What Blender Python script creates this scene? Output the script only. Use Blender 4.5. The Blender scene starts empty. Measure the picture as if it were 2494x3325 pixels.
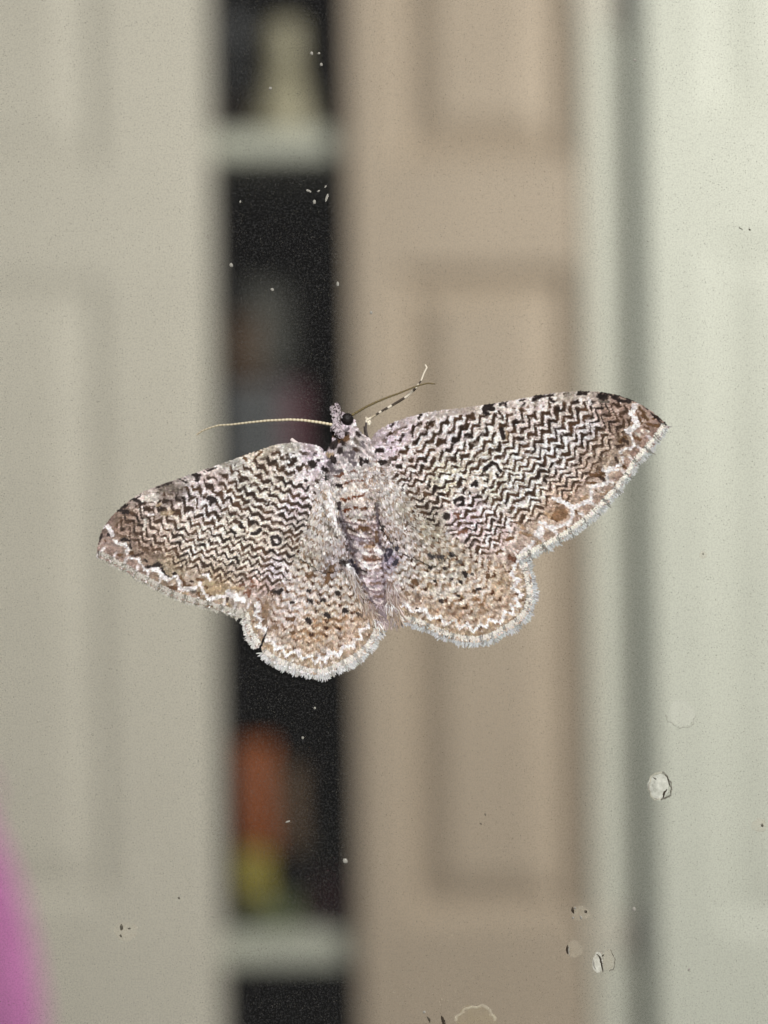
import bpy, math, random
import numpy as np
from mathutils import Matrix, Vector

# ------------------------------------------------------------------ camera, world, lights
SC = bpy.context.scene
COL = SC.collection
MM = 0.04 / 2494.0            # metres of window glass per photo pixel
CAMD = 0.12                   # lens to glass
ROLL = math.radians(0.83)
cam = bpy.data.cameras.new("camera"); camo = bpy.data.objects.new("camera", cam); COL.objects.link(camo)
camo.matrix_world = Matrix.Translation((0, -CAMD, 0)) @ Matrix.Rotation(math.radians(90), 4, 'X') @ Matrix.Rotation(-ROLL, 4, 'Z')
cam.sensor_fit = 'HORIZONTAL'; cam.sensor_width = 36.0
cam.lens = 36.0 * CAMD / 0.04
cam.clip_start = 0.01; cam.clip_end = 50
cam.dof.use_dof = True; cam.dof.focus_distance = CAMD; cam.dof.aperture_fstop = 43.0
SC.camera = camo
SC.render.resolution_x = 768; SC.render.resolution_y = 1024
SC.view_settings.view_transform = 'Standard'; SC.view_settings.look = 'None'
SC.view_settings.exposure = 0.0; SC.view_settings.gamma = 1.0
w = bpy.data.worlds.new("World"); SC.world = w; w.use_nodes = True
w.node_tree.nodes['Background'].inputs[0].default_value = (1.0, 0.98, 0.96, 1)
w.node_tree.nodes['Background'].inputs[1].default_value = 0.14

def area(name, loc, target, size, power, color):
    l = bpy.data.lights.new(name, 'AREA'); l.shape = 'SQUARE'; l.size = size; l.energy = power; l.color = color
    o = bpy.data.objects.new(name, l); COL.objects.link(o)
    o.location = loc
    o.rotation_euler = (Vector(target) - Vector(loc)).to_track_quat('-Z', 'Y').to_euler()
    return o
area('room_lamp', (1.45, 0.40, 0.85), (0.0, 2.28, 0.0), 0.7, 65.0, (1.0, 0.97, 0.92))
area('window_side_lamp', (0.10, -0.50, 0.26), (0, 0, 0), 0.16, 4.0, (1.0, 0.985, 0.97))

# ------------------------------------------------------------------ helpers
def s2l(c):
    c = np.asarray(c, float) / 255.0
    return np.where(c <= 0.04045, c / 12.92, ((c + 0.055) / 1.055) ** 2.4)

def P(px, py, h=0.0):
    """a point h photo pixels in front of the glass"""
    px = np.asarray(px, float); py = np.asarray(py, float)
    x = (px - 1247.0) * MM; y = (1662.5 - py) * MM
    c, s = math.cos(ROLL), math.sin(ROLL)
    return np.stack([x * c + y * s, -np.asarray(h, float) * MM + 0 * x, -x * s + y * c], -1)

BG = 2.28
SB = MM * (BG + CAMD) / CAMD
def BX(px): return (px - 1247.0) * SB
def BZ(py): return (1662.5 - py) * SB

def mat(name, color=(0.5, 0.5, 0.5), rough=0.6, spec=0.3, attr=False, bump=None, noise=None, sheen=0.0, alpha=1.0, metal=0.0):
    m = bpy.data.materials.new(name); m.use_nodes = True
    nt = m.node_tree; b = nt.nodes['Principled BSDF']
    b.inputs['Roughness'].default_value = rough
    b.inputs['Specular IOR Level'].default_value = spec
    b.inputs['Metallic'].default_value = metal
    b.inputs['Alpha'].default_value = alpha
    if sheen: b.inputs['Sheen Weight'].default_value = sheen
    if attr:
        a = nt.nodes.new('ShaderNodeAttribute'); a.attribute_name = 'Col'
        nt.links.new(a.outputs['Color'], b.inputs['Base Color'])
    else:
        b.inputs['Base Color'].default_value = (*color, 1)
        if noise:
            sc_, amt = noise
            tc = nt.nodes.new('ShaderNodeTexCoord'); n = nt.nodes.new('ShaderNodeTexNoise')
            n.inputs['Scale'].default_value = sc_; n.inputs['Detail'].default_value = 6
            nt.links.new(tc.outputs['Object'], n.inputs['Vector'])
            r = nt.nodes.new('ShaderNodeValToRGB')
            r.color_ramp.elements[0].position = 0.3; r.color_ramp.elements[1].position = 0.7
            r.color_ramp.elements[0].color = (*[max(0, c * (1 - amt)) for c in color], 1)
            r.color_ramp.elements[1].color = (*[min(1, c * (1 + amt)) for c in color], 1)
            nt.links.new(n.outputs['Fac'], r.inputs[0]); nt.links.new(r.outputs[0], b.inputs['Base Color'])
    if bump:
        sc_, st, dist = bump
        tc = nt.nodes.new('ShaderNodeTexCoord'); n = nt.nodes.new('ShaderNodeTexNoise'); bp = nt.nodes.new('ShaderNodeBump')
        n.inputs['Scale'].default_value = sc_; n.inputs['Detail'].default_value = 4
        bp.inputs['Strength'].default_value = st; bp.inputs['Distance'].default_value = dist
        nt.links.new(tc.outputs['Object'], n.inputs['Vector'])
        nt.links.new(n.outputs['Fac'], bp.inputs['Height']); nt.links.new(bp.outputs[0], b.inputs['Normal'])
    return m

def mesh_obj(name, verts, faces, m, parent=None, cols=None, smooth=True, kind=None):
    """faces: array (n,k) or list"""
    me = bpy.data.meshes.new(name)
    verts = np.asarray(verts, np.float32)
    if isinstance(faces, np.ndarray):
        n, k = faces.shape
        me.vertices.add(len(verts)); me.vertices.foreach_set('co', verts.ravel())
        me.loops.add(n * k); me.loops.foreach_set('vertex_index', faces.astype(np.int32).ravel())
        me.polygons.add(n)
        me.polygons.foreach_set('loop_start', np.arange(0, n * k, k, dtype=np.int32))
        me.polygons.foreach_set('loop_total', np.full(n, k, np.int32))
        me.update(calc_edges=True)
    else:
        me.from_pydata([tuple(map(float, v)) for v in verts], [], faces); me.update()
    me.polygons.foreach_set('use_smooth', np.full(len(me.polygons), smooth))
    if cols is not None:
        a = me.color_attributes.new('Col', 'FLOAT_COLOR', 'POINT')
        c4 = np.ones((len(verts), 4), np.float32); c4[:, :3] = cols
        a.data.foreach_set('color', c4.ravel())
    me.materials.append(m)
    o = bpy.data.objects.new(name, me); COL.objects.link(o)
    if parent is not None: o.parent = parent
    if kind: o['kind'] = kind
    return o

def tag(o, label, cat, group=None):
    o['label'] = label; o['category'] = cat
    if group: o['group'] = group
    return o

def empty(name, loc=(0, 0, 0)):
    o = bpy.data.objects.new(name, None); o.empty_display_size = 0.01; COL.objects.link(o); o.location = loc
    return o

def box(x0, x1, y0, y1, z0, z1):
    v = [(x0, y0, z0), (x1, y0, z0), (x1, y1, z0), (x0, y1, z0), (x0, y0, z1), (x1, y0, z1), (x1, y1, z1), (x0, y1, z1)]
    f = [(0, 3, 2, 1), (4, 5, 6, 7), (0, 1, 5, 4), (1, 2, 6, 5), (2, 3, 7, 6), (3, 0, 4, 7)]
    return v, f

def bevel(o, wdt, seg=3):
    md = o.modifiers.new('bevel', 'BEVEL'); md.width = wdt; md.segments = seg; md.limit_method = 'ANGLE'
    return o

def vnoise(x, y, scale, seed):
    rs = np.random.RandomState(seed); N = 256
    g = rs.rand(N, N); ca, sa = math.cos(seed * 1.3 + .5), math.sin(seed * 1.3 + .5)
    x = np.asarray(x, float); y = np.asarray(y, float); x, y = x * ca - y * sa, x * sa + y * ca
    u = np.asarray(x) / scale; v = np.asarray(y) / scale
    i = np.floor(u).astype(int); j = np.floor(v).astype(int)
    fu = u - i; fv = v - j
    fu = fu * fu * (3 - 2 * fu); fv = fv * fv * (3 - 2 * fv)
    a = g[j % N, i % N]; b = g[j % N, (i + 1) % N]; c = g[(j + 1) % N, i % N]; d = g[(j + 1) % N, (i + 1) % N]
    return (a * (1 - fu) + b * fu) * (1 - fv) + (c * (1 - fu) + d * fu) * fv

def inside(poly, x, y):
    poly = np.asarray(poly, float); r = np.zeros(np.shape(x), bool)
    n = len(poly)
    for i in range(n):
        x1, y1 = poly[i]; x2, y2 = poly[(i + 1) % n]
        if y1 == y2: continue
        c = ((y1 > y) != (y2 > y)) & (x < (x2 - x1) * (y - y1) / (y2 - y1) + x1)
        r ^= c
    return r

def smooth_poly(pts, it=2, closed=True):
    p = np.asarray(pts, float)
    for _ in range(it):
        q = np.roll(p, -1, 0) if closed else None
        if closed:
            p = np.stack([p * .75 + q * .25, p * .25 + q * .75], 1).reshape(-1, 2)
        else:
            a, b = p[:-1], p[1:]
            m_ = np.stack([a * .75 + b * .25, a * .25 + b * .75], 1).reshape(-1, 2)
            p = np.vstack([p[:1], m_, p[-1:]])
    return p

def resample(pts, step):
    p = np.asarray(pts, float)
    d = np.r_[0, np.cumsum(np.hypot(*np.diff(p[:, :2], axis=0).T))]
    t = np.arange(0, d[-1], step)
    return np.stack([np.interp(t, d, p[:, k]) for k in range(p.shape[1])], -1)

# ------------------------------------------------------------------ the room beyond the glass
M_LEFT = mat('warm_white_door_paint', s2l((208, 203, 188)), 0.45, 0.35, noise=(14, 0.03))
M_MID = mat('shade_toned_door_paint', s2l((176, 161, 142)), 0.45, 0.35, noise=(14, 0.03))  # warm shade on the middle door, put into its colour
M_RIGHT = mat('cool_white_door_paint', s2l((203, 205, 192)), 0.45, 0.35, noise=(14, 0.03))
M_STRIP = mat('pale_frame_paint', s2l((204, 204, 190)), 0.5, 0.3, noise=(14, 0.03))
M_SHELF = mat('shelf_paint', s2l((184, 186, 172)), 0.5, 0.3, noise=(20, 0.04))
M_DARK = mat('shadow_toned_lining', s2l((50, 46, 47)), 0.8, 0.2, noise=(20, 0.15))  # shadow inside the cupboard is painted into this near-black colour
M_GAP = mat('grey_gap_strip', s2l((84, 90, 83)), 0.6, 0.2, noise=(30, 0.1))
M_HINGE = mat('tarnished_hinge_metal', s2l((44, 47, 46)), 0.4, 0.5, metal=0.3)

cup = empty('built_in_cupboard', (BX(1247), BG, BZ(3500)))
tag(cup, 'pale painted built-in cupboard with panelled doors, blurred far behind the glass', 'cupboard')
INV = Matrix.Translation(-cup.location)
def cadd(name, verts, faces, m, parent=cup, smooth=False):
    v = np.asarray(verts, float) - np.array(cup.location) if parent is cup or parent.parent is cup else np.asarray(verts, float)
    return mesh_obj(name, v, faces, m, parent, smooth=smooth)

def door(x0, x1, z0, z1, y, m, panels, label, th=0.022, dp=1.0):
    """slab with window openings for raised panels; panels = list of (px0,px1,pz0,pz1) outer edges of the mouldings"""
    xs = sorted({x0, x1, *[p[0] for p in panels], *[p[1] for p in panels]})
    zs = sorted({z0, z1, *[p[2] for p in panels], *[p[3] for p in panels]})
    V = []; F = []
    def q(a, b, c, d):
        i = len(V); V.extend([a, b, c, d]); F.append((i, i + 1, i + 2, i + 3))
    for i in range(len(xs) - 1):
        for j in range(len(zs) - 1):
            cx = (xs[i] + xs[i + 1]) / 2; cz = (zs[j] + zs[j + 1]) / 2
            if any(p[0] < cx < p[1] and p[2] < cz < p[3] for p in panels): continue
            q((xs[i], y, zs[j]), (xs[i + 1], y, zs[j]), (xs[i + 1], y, zs[j + 1]), (xs[i], y, zs[j + 1]))
    q((x0, y + th, z0), (x0, y + th, z1), (x1, y + th, z1), (x1, y + th, z0))
    q((x0, y, z0), (x0, y, z1), (x0, y + th, z1), (x0, y + th, z0))
    q((x1, y, z0), (x1, y + th, z0), (x1, y + th, z1), (x1, y, z1))
    q((x0, y, z0), (x0, y + th, z0), (x1, y + th, z0), (x1, y, z0))
    q((x0, y, z1), (x1, y, z1), (x1, y + th, z1), (x0, y + th, z1))
    d = cadd('door', V, F, m); d['label'] = label
    for (a, b, c, e) in panels:
        V2 = []; F2 = []
        loops = [(0, 0), (0.016, 0.009 * dp), (0.020, 0.010 * dp), (0.050, 0.001)]
        for ins, dep in loops:
            V2 += [(a + ins, y + dep, c + ins), (b - ins, y + dep, c + ins), (b - ins, y + dep, e - ins), (a + ins, y + dep, e - ins)]
        for k in range(len(loops) - 1):
            for s in range(4):
                t = (s + 1) % 4
                F2.append((k * 4 + s, k * 4 + t, (k + 1) * 4 + t, (k + 1) * 4 + s))
        k = (len(loops) - 1) * 4; F2.append((k, k + 1, k + 2, k + 3))
        cadd('panel', V2, F2, m, d)
    return d

ZT, ZB = BZ(-600), BZ(4100)
door(BX(-900), BX(698), ZB, ZT, BG, M_LEFT,
     [(BX(-620), BX(352), BZ(545), ZT - 0.06), (BX(-620), BX(352), BZ(2925), BZ(880))], 'warm white panelled door left of the dark opening', dp=.65)
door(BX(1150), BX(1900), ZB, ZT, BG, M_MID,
     [(BX(1286), BX(1876), BZ(534), ZT - 0.06), (BX(1286), BX(1876), BZ(3004), BZ(868))], 'panelled door toned beige for shade, between the dark opening and the hinged strip', dp=1.7)
door(BX(2104), BX(3400), ZB, ZT, BG - 0.004, M_RIGHT,
     [(BX(2310), BX(3150), BZ(400), ZT - 0.06), (BX(2310), BX(3150), BZ(3040), BZ(790))], 'bright white panelled door at the right edge', dp=.55)
# pale strip the middle door hangs on, and the grey joint beside it
v, f = box(BX(1910), BX(2022), BG - 0.006, BG + 0.04, ZB, ZT); bevel(cadd('frame_strip', v, f, M_STRIP), 0.003)
v, f = box(BX(2022), BX(2104), BG + 0.020, BG + 0.04, ZB, ZT); cadd('joint', v, f, M_GAP)
for py in (20, 3030):
    v, f = box(BX(1902), BX(2030), BG - 0.0085, BG - 0.006, BZ(py + 70), BZ(py - 60)); cadd('hinge_leaf', v, f, M_LEFT)
    h = empty_m = None
    n = 20; R = 0.0145; V = []; F = []
    rings = [(BZ(py + 75), .55), (BZ(py + 66), 1), (BZ(py + 4), 1), (BZ(py + 1), .88), (BZ(py - 2), 1), (BZ(py - 60), 1), (BZ(py - 70), .5)]
    for z, r in rings:
        for k in range(n):
            a = 2 * math.pi * k / n; V.append((BX(2056) + R * r * math.cos(a), BG - 0.004 + R * r * math.sin(a), z))
    for i in range(len(rings) - 1):
        for k in range(n): F.append((i * n + k, i * n + (k + 1) % n, (i + 1) * n + (k + 1) % n, (i + 1) * n + k))
    F.append(tuple(range(n))[::-1]); F.append(tuple((len(rings) - 1) * n + k for k in range(n)))
    cadd('hinge', V, F, M_HINGE, smooth=True)
# carcass
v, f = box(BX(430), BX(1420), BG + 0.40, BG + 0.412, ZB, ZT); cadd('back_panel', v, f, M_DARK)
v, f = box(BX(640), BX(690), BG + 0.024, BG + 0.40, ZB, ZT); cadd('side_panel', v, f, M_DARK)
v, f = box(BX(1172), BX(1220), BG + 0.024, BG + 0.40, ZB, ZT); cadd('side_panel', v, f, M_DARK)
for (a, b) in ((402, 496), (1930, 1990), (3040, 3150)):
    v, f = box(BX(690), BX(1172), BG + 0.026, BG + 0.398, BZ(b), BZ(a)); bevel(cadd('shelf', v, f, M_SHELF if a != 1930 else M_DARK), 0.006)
ROOM_WALL = mat('room_wall_paint', s2l((200, 196, 182)), 0.7, 0.2, noise=(6, 0.04))
v, f = box(-4, 4, BG + 0.45, BG + 0.5, -3, 3); wl = mesh_obj('room_wall', v, f, ROOM_WALL, smooth=False, kind='structure')

# things on the shelves: lathed or boxed, soft edged
def lathe(name, cx, cy, zb, prof, m, n=28, squash=1.0, parent=None):
    V = []; F = []
    for r, z in prof:
        for k in range(n):
            a = 2 * math.pi * k / n; V.append((r * math.cos(a), r * squash * math.sin(a), z))
    L = len(prof)
    for i in range(L - 1):
        for k in range(n): F.append((i * n + k, i * n + (k + 1) % n, (i + 1) * n + (k + 1) % n, (i + 1) * n + k))
    F.append(tuple(range(n))[::-1]); F.append(tuple((L - 1) * n + k for k in range(n)))
    o = mesh_obj(name, V, F, m, parent)
    if parent is None: o.location = (cx, cy, zb)
    return o

def packet(name, x0, x1, ztop, zbot, m, y0, depth, label, cat, lean=0.0, crimp=True, mtop=None):
    """a soft filled packet: pillow body with a crimped top seam"""
    e = empty(name, ((x0 + x1) / 2, y0 + depth / 2, zbot)); tag(e, label, cat)
    W = (x1 - x0) / 2; H = ztop - zbot; nu, nv = 14, 18; V = []; F = []
    for side in (-1, 1):
        for j in range(nv + 1):
            for i in range(nu + 1):
                u = i / nu * 2 - 1; t = j / nv
                bul = (1 - u ** 4) * min(1, (t + 0.25) * 2) * (1 - t ** 5) ** .6
                wob = 0.0022 * math.sin(9 * u + 7 * t + W * 900)
                V.append((u * W * (1 - .05 * math.sin(t * 3.1)) + lean * t, side * (depth / 2 * bul + .0008) + wob * bul, t * H * 0.93))
    s = (nu + 1) * (nv + 1)
    for sd in (0, 1):
        for j in range(nv):
            for i in range(nu):
                a = sd * s + j * (nu + 1) + i; q = (a, a + 1, a + nu + 2, a + nu + 1); F.append(q if sd == 0 else q[::-1])
    for i in range(nu): F.append((i, s + i, s + i + 1, i + 1)); a = nv * (nu + 1) + i; F.append((a, a + 1, s + a + 1, s + a))
    for j in range(nv):
        a = j * (nu + 1); F.append((a, a + nu + 1, s + a + nu + 1, s + a)); b = a + nu; F.append((b, s + b, s + b + nu + 1, b + nu + 1))
    mesh_obj('wrapper', V, F, m, e)
    if crimp:
        V = []; F = []; n = 24
        for k in range(n + 1):
            x = -W + 2 * W * k / n + lean; y = 0.001 * (-1) ** k
            V += [(x, y - .0006, H * .925), (x, y - .0006, H), (x, y + .0006, H), (x, y + .0006, H * .925)]
        for k in range(n):
            a = 4 * k
            for s_ in range(4): F.append((a + s_, a + 4 + s_, a + 4 + (s_ + 1) % 4, a + (s_ + 1) % 4))
        mesh_obj('crimped_seam', V, F, mtop or m, e)
    return e

YI = BG + 0.06
M_CREAM = mat('cream_plastic', s2l((164, 158, 132)), 0.4, 0.4, noise=(30, 0.05))
M_BLUEGREY = mat('blue_grey_cloth', s2l((96, 98, 99)), 0.9, 0.1, noise=(60, 0.12))
M_GREY = mat('grey_cloth', s2l((88, 88, 83)), 0.9, 0.1, noise=(60, 0.15))
M_OR = mat('rust_orange_foil', s2l((142, 78, 38)), 0.5, 0.3, noise=(25, 0.18))
M_YE = mat('mustard_yellow_card', s2l((150, 138, 62)), 0.6, 0.2, noise=(25, 0.15))
M_BR = mat('brown_card', s2l((80, 64, 50)), 0.7, 0.2, noise=(25, 0.15))
M_MAR = mat('maroon_foil', s2l((92, 58, 66)), 0.6, 0.3, noise=(25, 0.15))
M_GRN = mat('dark_green_foil', s2l((84, 92, 62)), 0.6, 0.3, noise=(25, 0.15))
M_TAN = mat('dull_tan_foil', s2l((104, 84, 64)), 0.6, 0.3, noise=(25, 0.15))
M_CH = mat('charcoal_card', s2l((86, 86, 82)), 0.8, 0.2, noise=(25, 0.15))
# upper compartment: cream bottle beside a folded blue-grey cloth
zs = BZ(402)
bt = empty('bottle', (BX(938), YI + 0.02, zs)); tag(bt, 'cream bottle with narrowing neck on the upper pale shelf', 'bottle')
lathe('bottle_body', 0, 0, 0, [(0.001, 0.0), (0.040, 0.001), (0.042, 0.01), (0.032, 0.04), (0.023, 0.060), (0.021, 0.075)], M_CREAM, parent=bt)
lathe('bottle_cap', 0, 0, 0, [(0.020, 0.0755), (0.022, 0.078), (0.022, 0.118), (0.018, 0.124)], M_CREAM, parent=bt)
def folded(name, x0, x1, zb, layers, m, y, label, cat, lh=0.016):
    e = empty(name, ((x0 + x1) / 2, y, zb)); tag(e, label, cat)
    W = (x1 - x0) / 2
    for k in range(layers):
        ww = W * (1 - 0.06 * ((k * 7) % 3)); z = k * lh
        V = []; F = []; n = 12
        prof = [(-0.06, z + .001), (-0.066, z + lh * .5), (-0.06, z + lh * .96), (0.06, z + lh * .96), (0.06, z + .001)]
        for i in range(n + 1):
            x = -ww + 2 * ww * i / n; sag = 0.002 * math.sin(i * 1.3 + k)
            for (yy, zz) in prof: V.append((x, yy, zz + sag * (k > 0)))
        L = len(prof)
        for i in range(n):
            for j in range(L): F.append((i * L + j, i * L + (j + 1) % L, (i + 1) * L + (j + 1) % L, (i + 1) * L + j))
        F.append(tuple(range(L))[::-1]); F.append(tuple(n * L + j for j in range(L)))
        mesh_obj('fold', V, F, m, e)
    return e
v = packet('tall_packet', BX(712), BX(815), BZ(-60), BZ(250), M_BLUEGREY, YI + 0.06, 0.05, 'blue grey packet left of the cream bottle, upper compartment', 'packet')
v.location.z = BZ(250)
vb, fb = box(-0.018, 0.018, -0.02, 0.02, 0, BZ(250) - BZ(402) - .0005)
sb = mesh_obj('box_under_packet', vb, fb, M_BR, smooth=False); sb.location = (BX(765), YI + 0.085, BZ(402)); bevel(sb, 0.002)
tag(sb, 'small dark brown box under the blue grey packet', 'box')
# middle compartment
zs = BZ(1930)
packet('grey_bundle', BX(745), BX(985), BZ(1250) + 0.13, BZ(1250), M_GREY, YI + 0.03, 0.09, 'slumped grey cloth bundle topping the pile in the opening', 'bundle', crimp=False).location.z = BZ(1235)
packet('brown_packet', BX(720), BX(850), BZ(1000), BZ(1235), M_BR, YI - 0.03, 0.05, 'small brown packet at left of the pile, under the grey bundle top', 'packet').location.z = BZ(1236)
packet('maroon_packet', BX(720), BX(1000), BZ(1130), BZ(1400), M_MAR, YI - 0.02, 0.05, 'maroon packet in the middle of the pile above the blue grey one', 'packet').location.z = BZ(1500)
folded('folded_cloth', BX(730), BX(930), BZ(1500), 4, M_BLUEGREY, YI - 0.0, 'folded blue grey cloth level with the moth antenna, left of the opening', 'cloth', lh=0.022).location.z = BZ(1520)
folded('cloth_stack', BX(720), BX(1110), BZ(1928), 7, M_CH, YI + 0.03, 'stack of folded charcoal cloths carrying the pile in the opening', 'cloth', lh=0.0183)
# lower compartment
zs = BZ(3030)
packet('orange_packet', BX(728), BX(866), BZ(2390), BZ(2790), M_OR, YI - 0.02, 0.06, 'rust orange packet standing on the yellow one in the lower compartment', 'packet', crimp=False).location.z = BZ(2790)
packet('yellow_packet', BX(722), BX(852), BZ(2740), BZ(2955), M_YE, YI - 0.02, 0.06, 'mustard yellow packet under the orange one', 'packet', crimp=False).location.z = BZ(2955)
packet('green_packet', BX(730), BX(950), BZ(2930), BZ(3039), M_GRN, YI - 0.02, 0.07, 'flat dark green packet lying on the lower pale shelf', 'packet', crimp=False)
packet('brown_sachet', BX(872), BX(965), BZ(2500), BZ(2800), M_TAN, YI + 0.01, 0.04, 'narrow brown sachet right of the orange packet', 'sachet').location.z = BZ(2800)
packet('charcoal_packet', BX(905), BX(1100), BZ(2720), BZ(3039), M_CH, YI + 0.08, 0.06, 'charcoal packet at the back right of the lower compartment', 'packet')
packet('plum_packet', BX(985), BX(1120), BZ(2860), BZ(3039), M_MAR, YI + 0.0, 0.05, 'plum coloured packet at the right end of the lower shelf', 'packet', crimp=False)

# pink rounded bag leaning in at the lower left
M_PINK = mat('pink_fabric', s2l((178, 108, 160)), 0.7, 0.2, noise=(40, 0.12), bump=(60, 0.4, 0.004), sheen=0.2)
YP = 1.75; SP = MM * (YP + CAMD) / CAMD
bag = empty('pink_bag', ((-98 - 1247) * SP, YP, (1662.5 - 3700) * SP)); tag(bag, 'bright pink rounded bag blurred in the lower left corner', 'bag')
prof = [(0.001, 0), (150 * SP, 0.0), (205 * SP, 60 * SP), (228 * SP, 200 * SP), (215 * SP, 430 * SP), (182 * SP, 640 * SP), (140 * SP, 830 * SP), (90 * SP, 980 * SP), (52 * SP, 1070 * SP), (30 * SP, 1120 * SP), (0.001, 1130 * SP)]
V = []; F = []; n = 48
pr = resample(np.array(prof), 12 * SP)
for r, z in pr:
    for k in range(n):
        a = 2 * math.pi * k / n; rr = r * (1 + 0.05 * math.cos(5 * a + 2 + z * 20))
        V.append((rr * math.cos(a), rr * .6 * math.sin(a), z))
for i in range(len(pr) - 1):
    for k in range(n): F.append((i * n + k, i * n + (k + 1) % n, (i + 1) * n + (k + 1) % n, (i + 1) * n + k))
mesh_obj('bag_body', V, F, M_PINK, bag)
V = []; F = []
for i in range(25):
    t = i / 24 * math.pi
    c0 = np.array([60 * SP * math.cos(t), 0, 1110 * SP + 130 * SP * math.sin(t)])
    for k in range(8):
        a = 2 * math.pi * k / 8; V.append(c0 + np.array([9 * SP * math.cos(a) * math.cos(t), 9 * SP * math.sin(a), 9 * SP * math.cos(a) * math.sin(t)]))
for i in range(24):
    for k in range(8): F.append((i * 8 + k, i * 8 + (k + 1) % 8, (i + 1) * 8 + (k + 1) % 8, (i + 1) * 8 + k))
mesh_obj('bag_handle', V, F, M_PINK, bag)

# ------------------------------------------------------------------ the window pane
gm = bpy.data.materials.new('window_glass'); gm.use_nodes = True
gb = gm.node_tree.nodes['Principled BSDF']
gb.inputs['Base Color'].default_value = (0.985, 1.0, 0.99, 1); gb.inputs['Roughness'].default_value = 0.0
gb.inputs['Transmission Weight'].default_value = 1.0; gb.inputs['IOR'].default_value = 1.45
v, f = box(-0.16, 0.16, 0.0, 0.004, -0.2, 0.2)
pane = mesh_obj('window_pane', v, f, gm, smooth=False); tag(pane, 'clear window glass with dust and dried water spots that the moth rests on', 'window pane')

# ------------------------------------------------------------------ the moth's colour pattern
# outlines, photo pixels
RF_COSTA = [(1206, 1432), (1222, 1408), (1250, 1390), (1290, 1372), (1335, 1357), (1385, 1344), (1440, 1336), (1500, 1330), (1560, 1321), (1620, 1312), (1679, 1302), (1735, 1290), (1799, 1281), (1853, 1276), (1907, 1275), (1960, 1279), (2010, 1289), (2050, 1304), (2082, 1320), (2115, 1343), (2145, 1366), (2162, 1385)]
RF_TERM = [(2162, 1385), (2147, 1410), (2122, 1444), (2090, 1476), (2060, 1511), (2034, 1556), (1992, 1606), (1956, 1644), (1918, 1682), (1880, 1710), (1838, 1740), (1797, 1764), (1750, 1788), (1712, 1806), (1684, 1820)]
RF_INNER = [(1684, 1820), (1650, 1834), (1604, 1822), (1560, 1808), (1516, 1776), (1483, 1748), (1440, 1718), (1400, 1700), (1372, 1672), (1346, 1640), (1310, 1600), (1268, 1550), (1225, 1500), (1200, 1455)]
LF_COSTA = [(1052, 1462), (1020, 1447), (968, 1440), (903, 1446), (845, 1466), (772, 1491), (700, 1519), (637, 1540), (587, 1557), (511, 1582), (456, 1607), (418, 1633), (384, 1662), (355, 1694), (334, 1730), (325, 1763), (321, 1806)]
LF_TERM = [(321, 1806), (350, 1817), (380, 1836), (410, 1849), (439, 1870), (477, 1888), (519, 1912), (553, 1932), (597, 1947), (659, 1964), (701, 1974), (743, 1988), (772, 1998), (796, 1990)]
LF_INNER = [(796, 1990), (815, 1965), (860, 1935), (905, 1895), (938, 1860), (958, 1810), (976, 1750), (1000, 1690), (1022, 1620), (1042, 1560), (1056, 1500)]
RH_OUT = [(1700, 1800), (1712, 1845), (1724, 1885), (1728, 1945), (1712, 1990), (1680, 2025), (1630, 2050), (1600, 2070), (1560, 2082), (1510, 2082), (1460, 2070), (1420, 2054), (1370, 2032), (1330, 2016), (1290, 2014), (1262, 2012)]
RH = RH_OUT + [(1250, 1960), (1240, 1880), (1200, 1760), (1180, 1640), (1180, 1500), (1230, 1480), (1330, 1580), (1450, 1700), (1600, 1780)]
LH_OUT = [(792, 1975), (794, 2010), (802, 2045), (818, 2075), (836, 2098)]
LH_OUT2 = [(856, 2118), (874, 2136), (902, 2152), (946, 2166), (989, 2182), (1018, 2188), (1054, 2188), (1084, 2176), (1116, 2160), (1150, 2142), (1184, 2120), (1206, 2096), (1220, 2072), (1234, 2046)]
LH = LH_OUT + [(841, 2102), (852, 2075), (866, 2048), (871, 2036), (874, 2037), (866, 2066), (852, 2100)] + LH_OUT2 + [(1230, 1990), (1200, 1920), (1170, 1830), (1140, 1740), (1110, 1640), (1070, 1560), (1030, 1600), (960, 1800), (870, 1900)]
RF = np.array(RF_COSTA + RF_TERM[1:] + RF_INNER[1:], float); LF = np.array(LF_COSTA + LF_TERM[1:] + LF_INNER[1:], float)
RB0 = (1190, 1480); LB0 = (1075, 1490)
RFo, LFo, RHo, LHo = RF, LF, np.array(RH, float), np.array(LH, float)
X0, Y0, X1, Y1 = 280, 1160, 2240, 2260
gx, gy = np.meshgrid(np.arange(X0, X1), np.arange(Y0, Y1))
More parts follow.
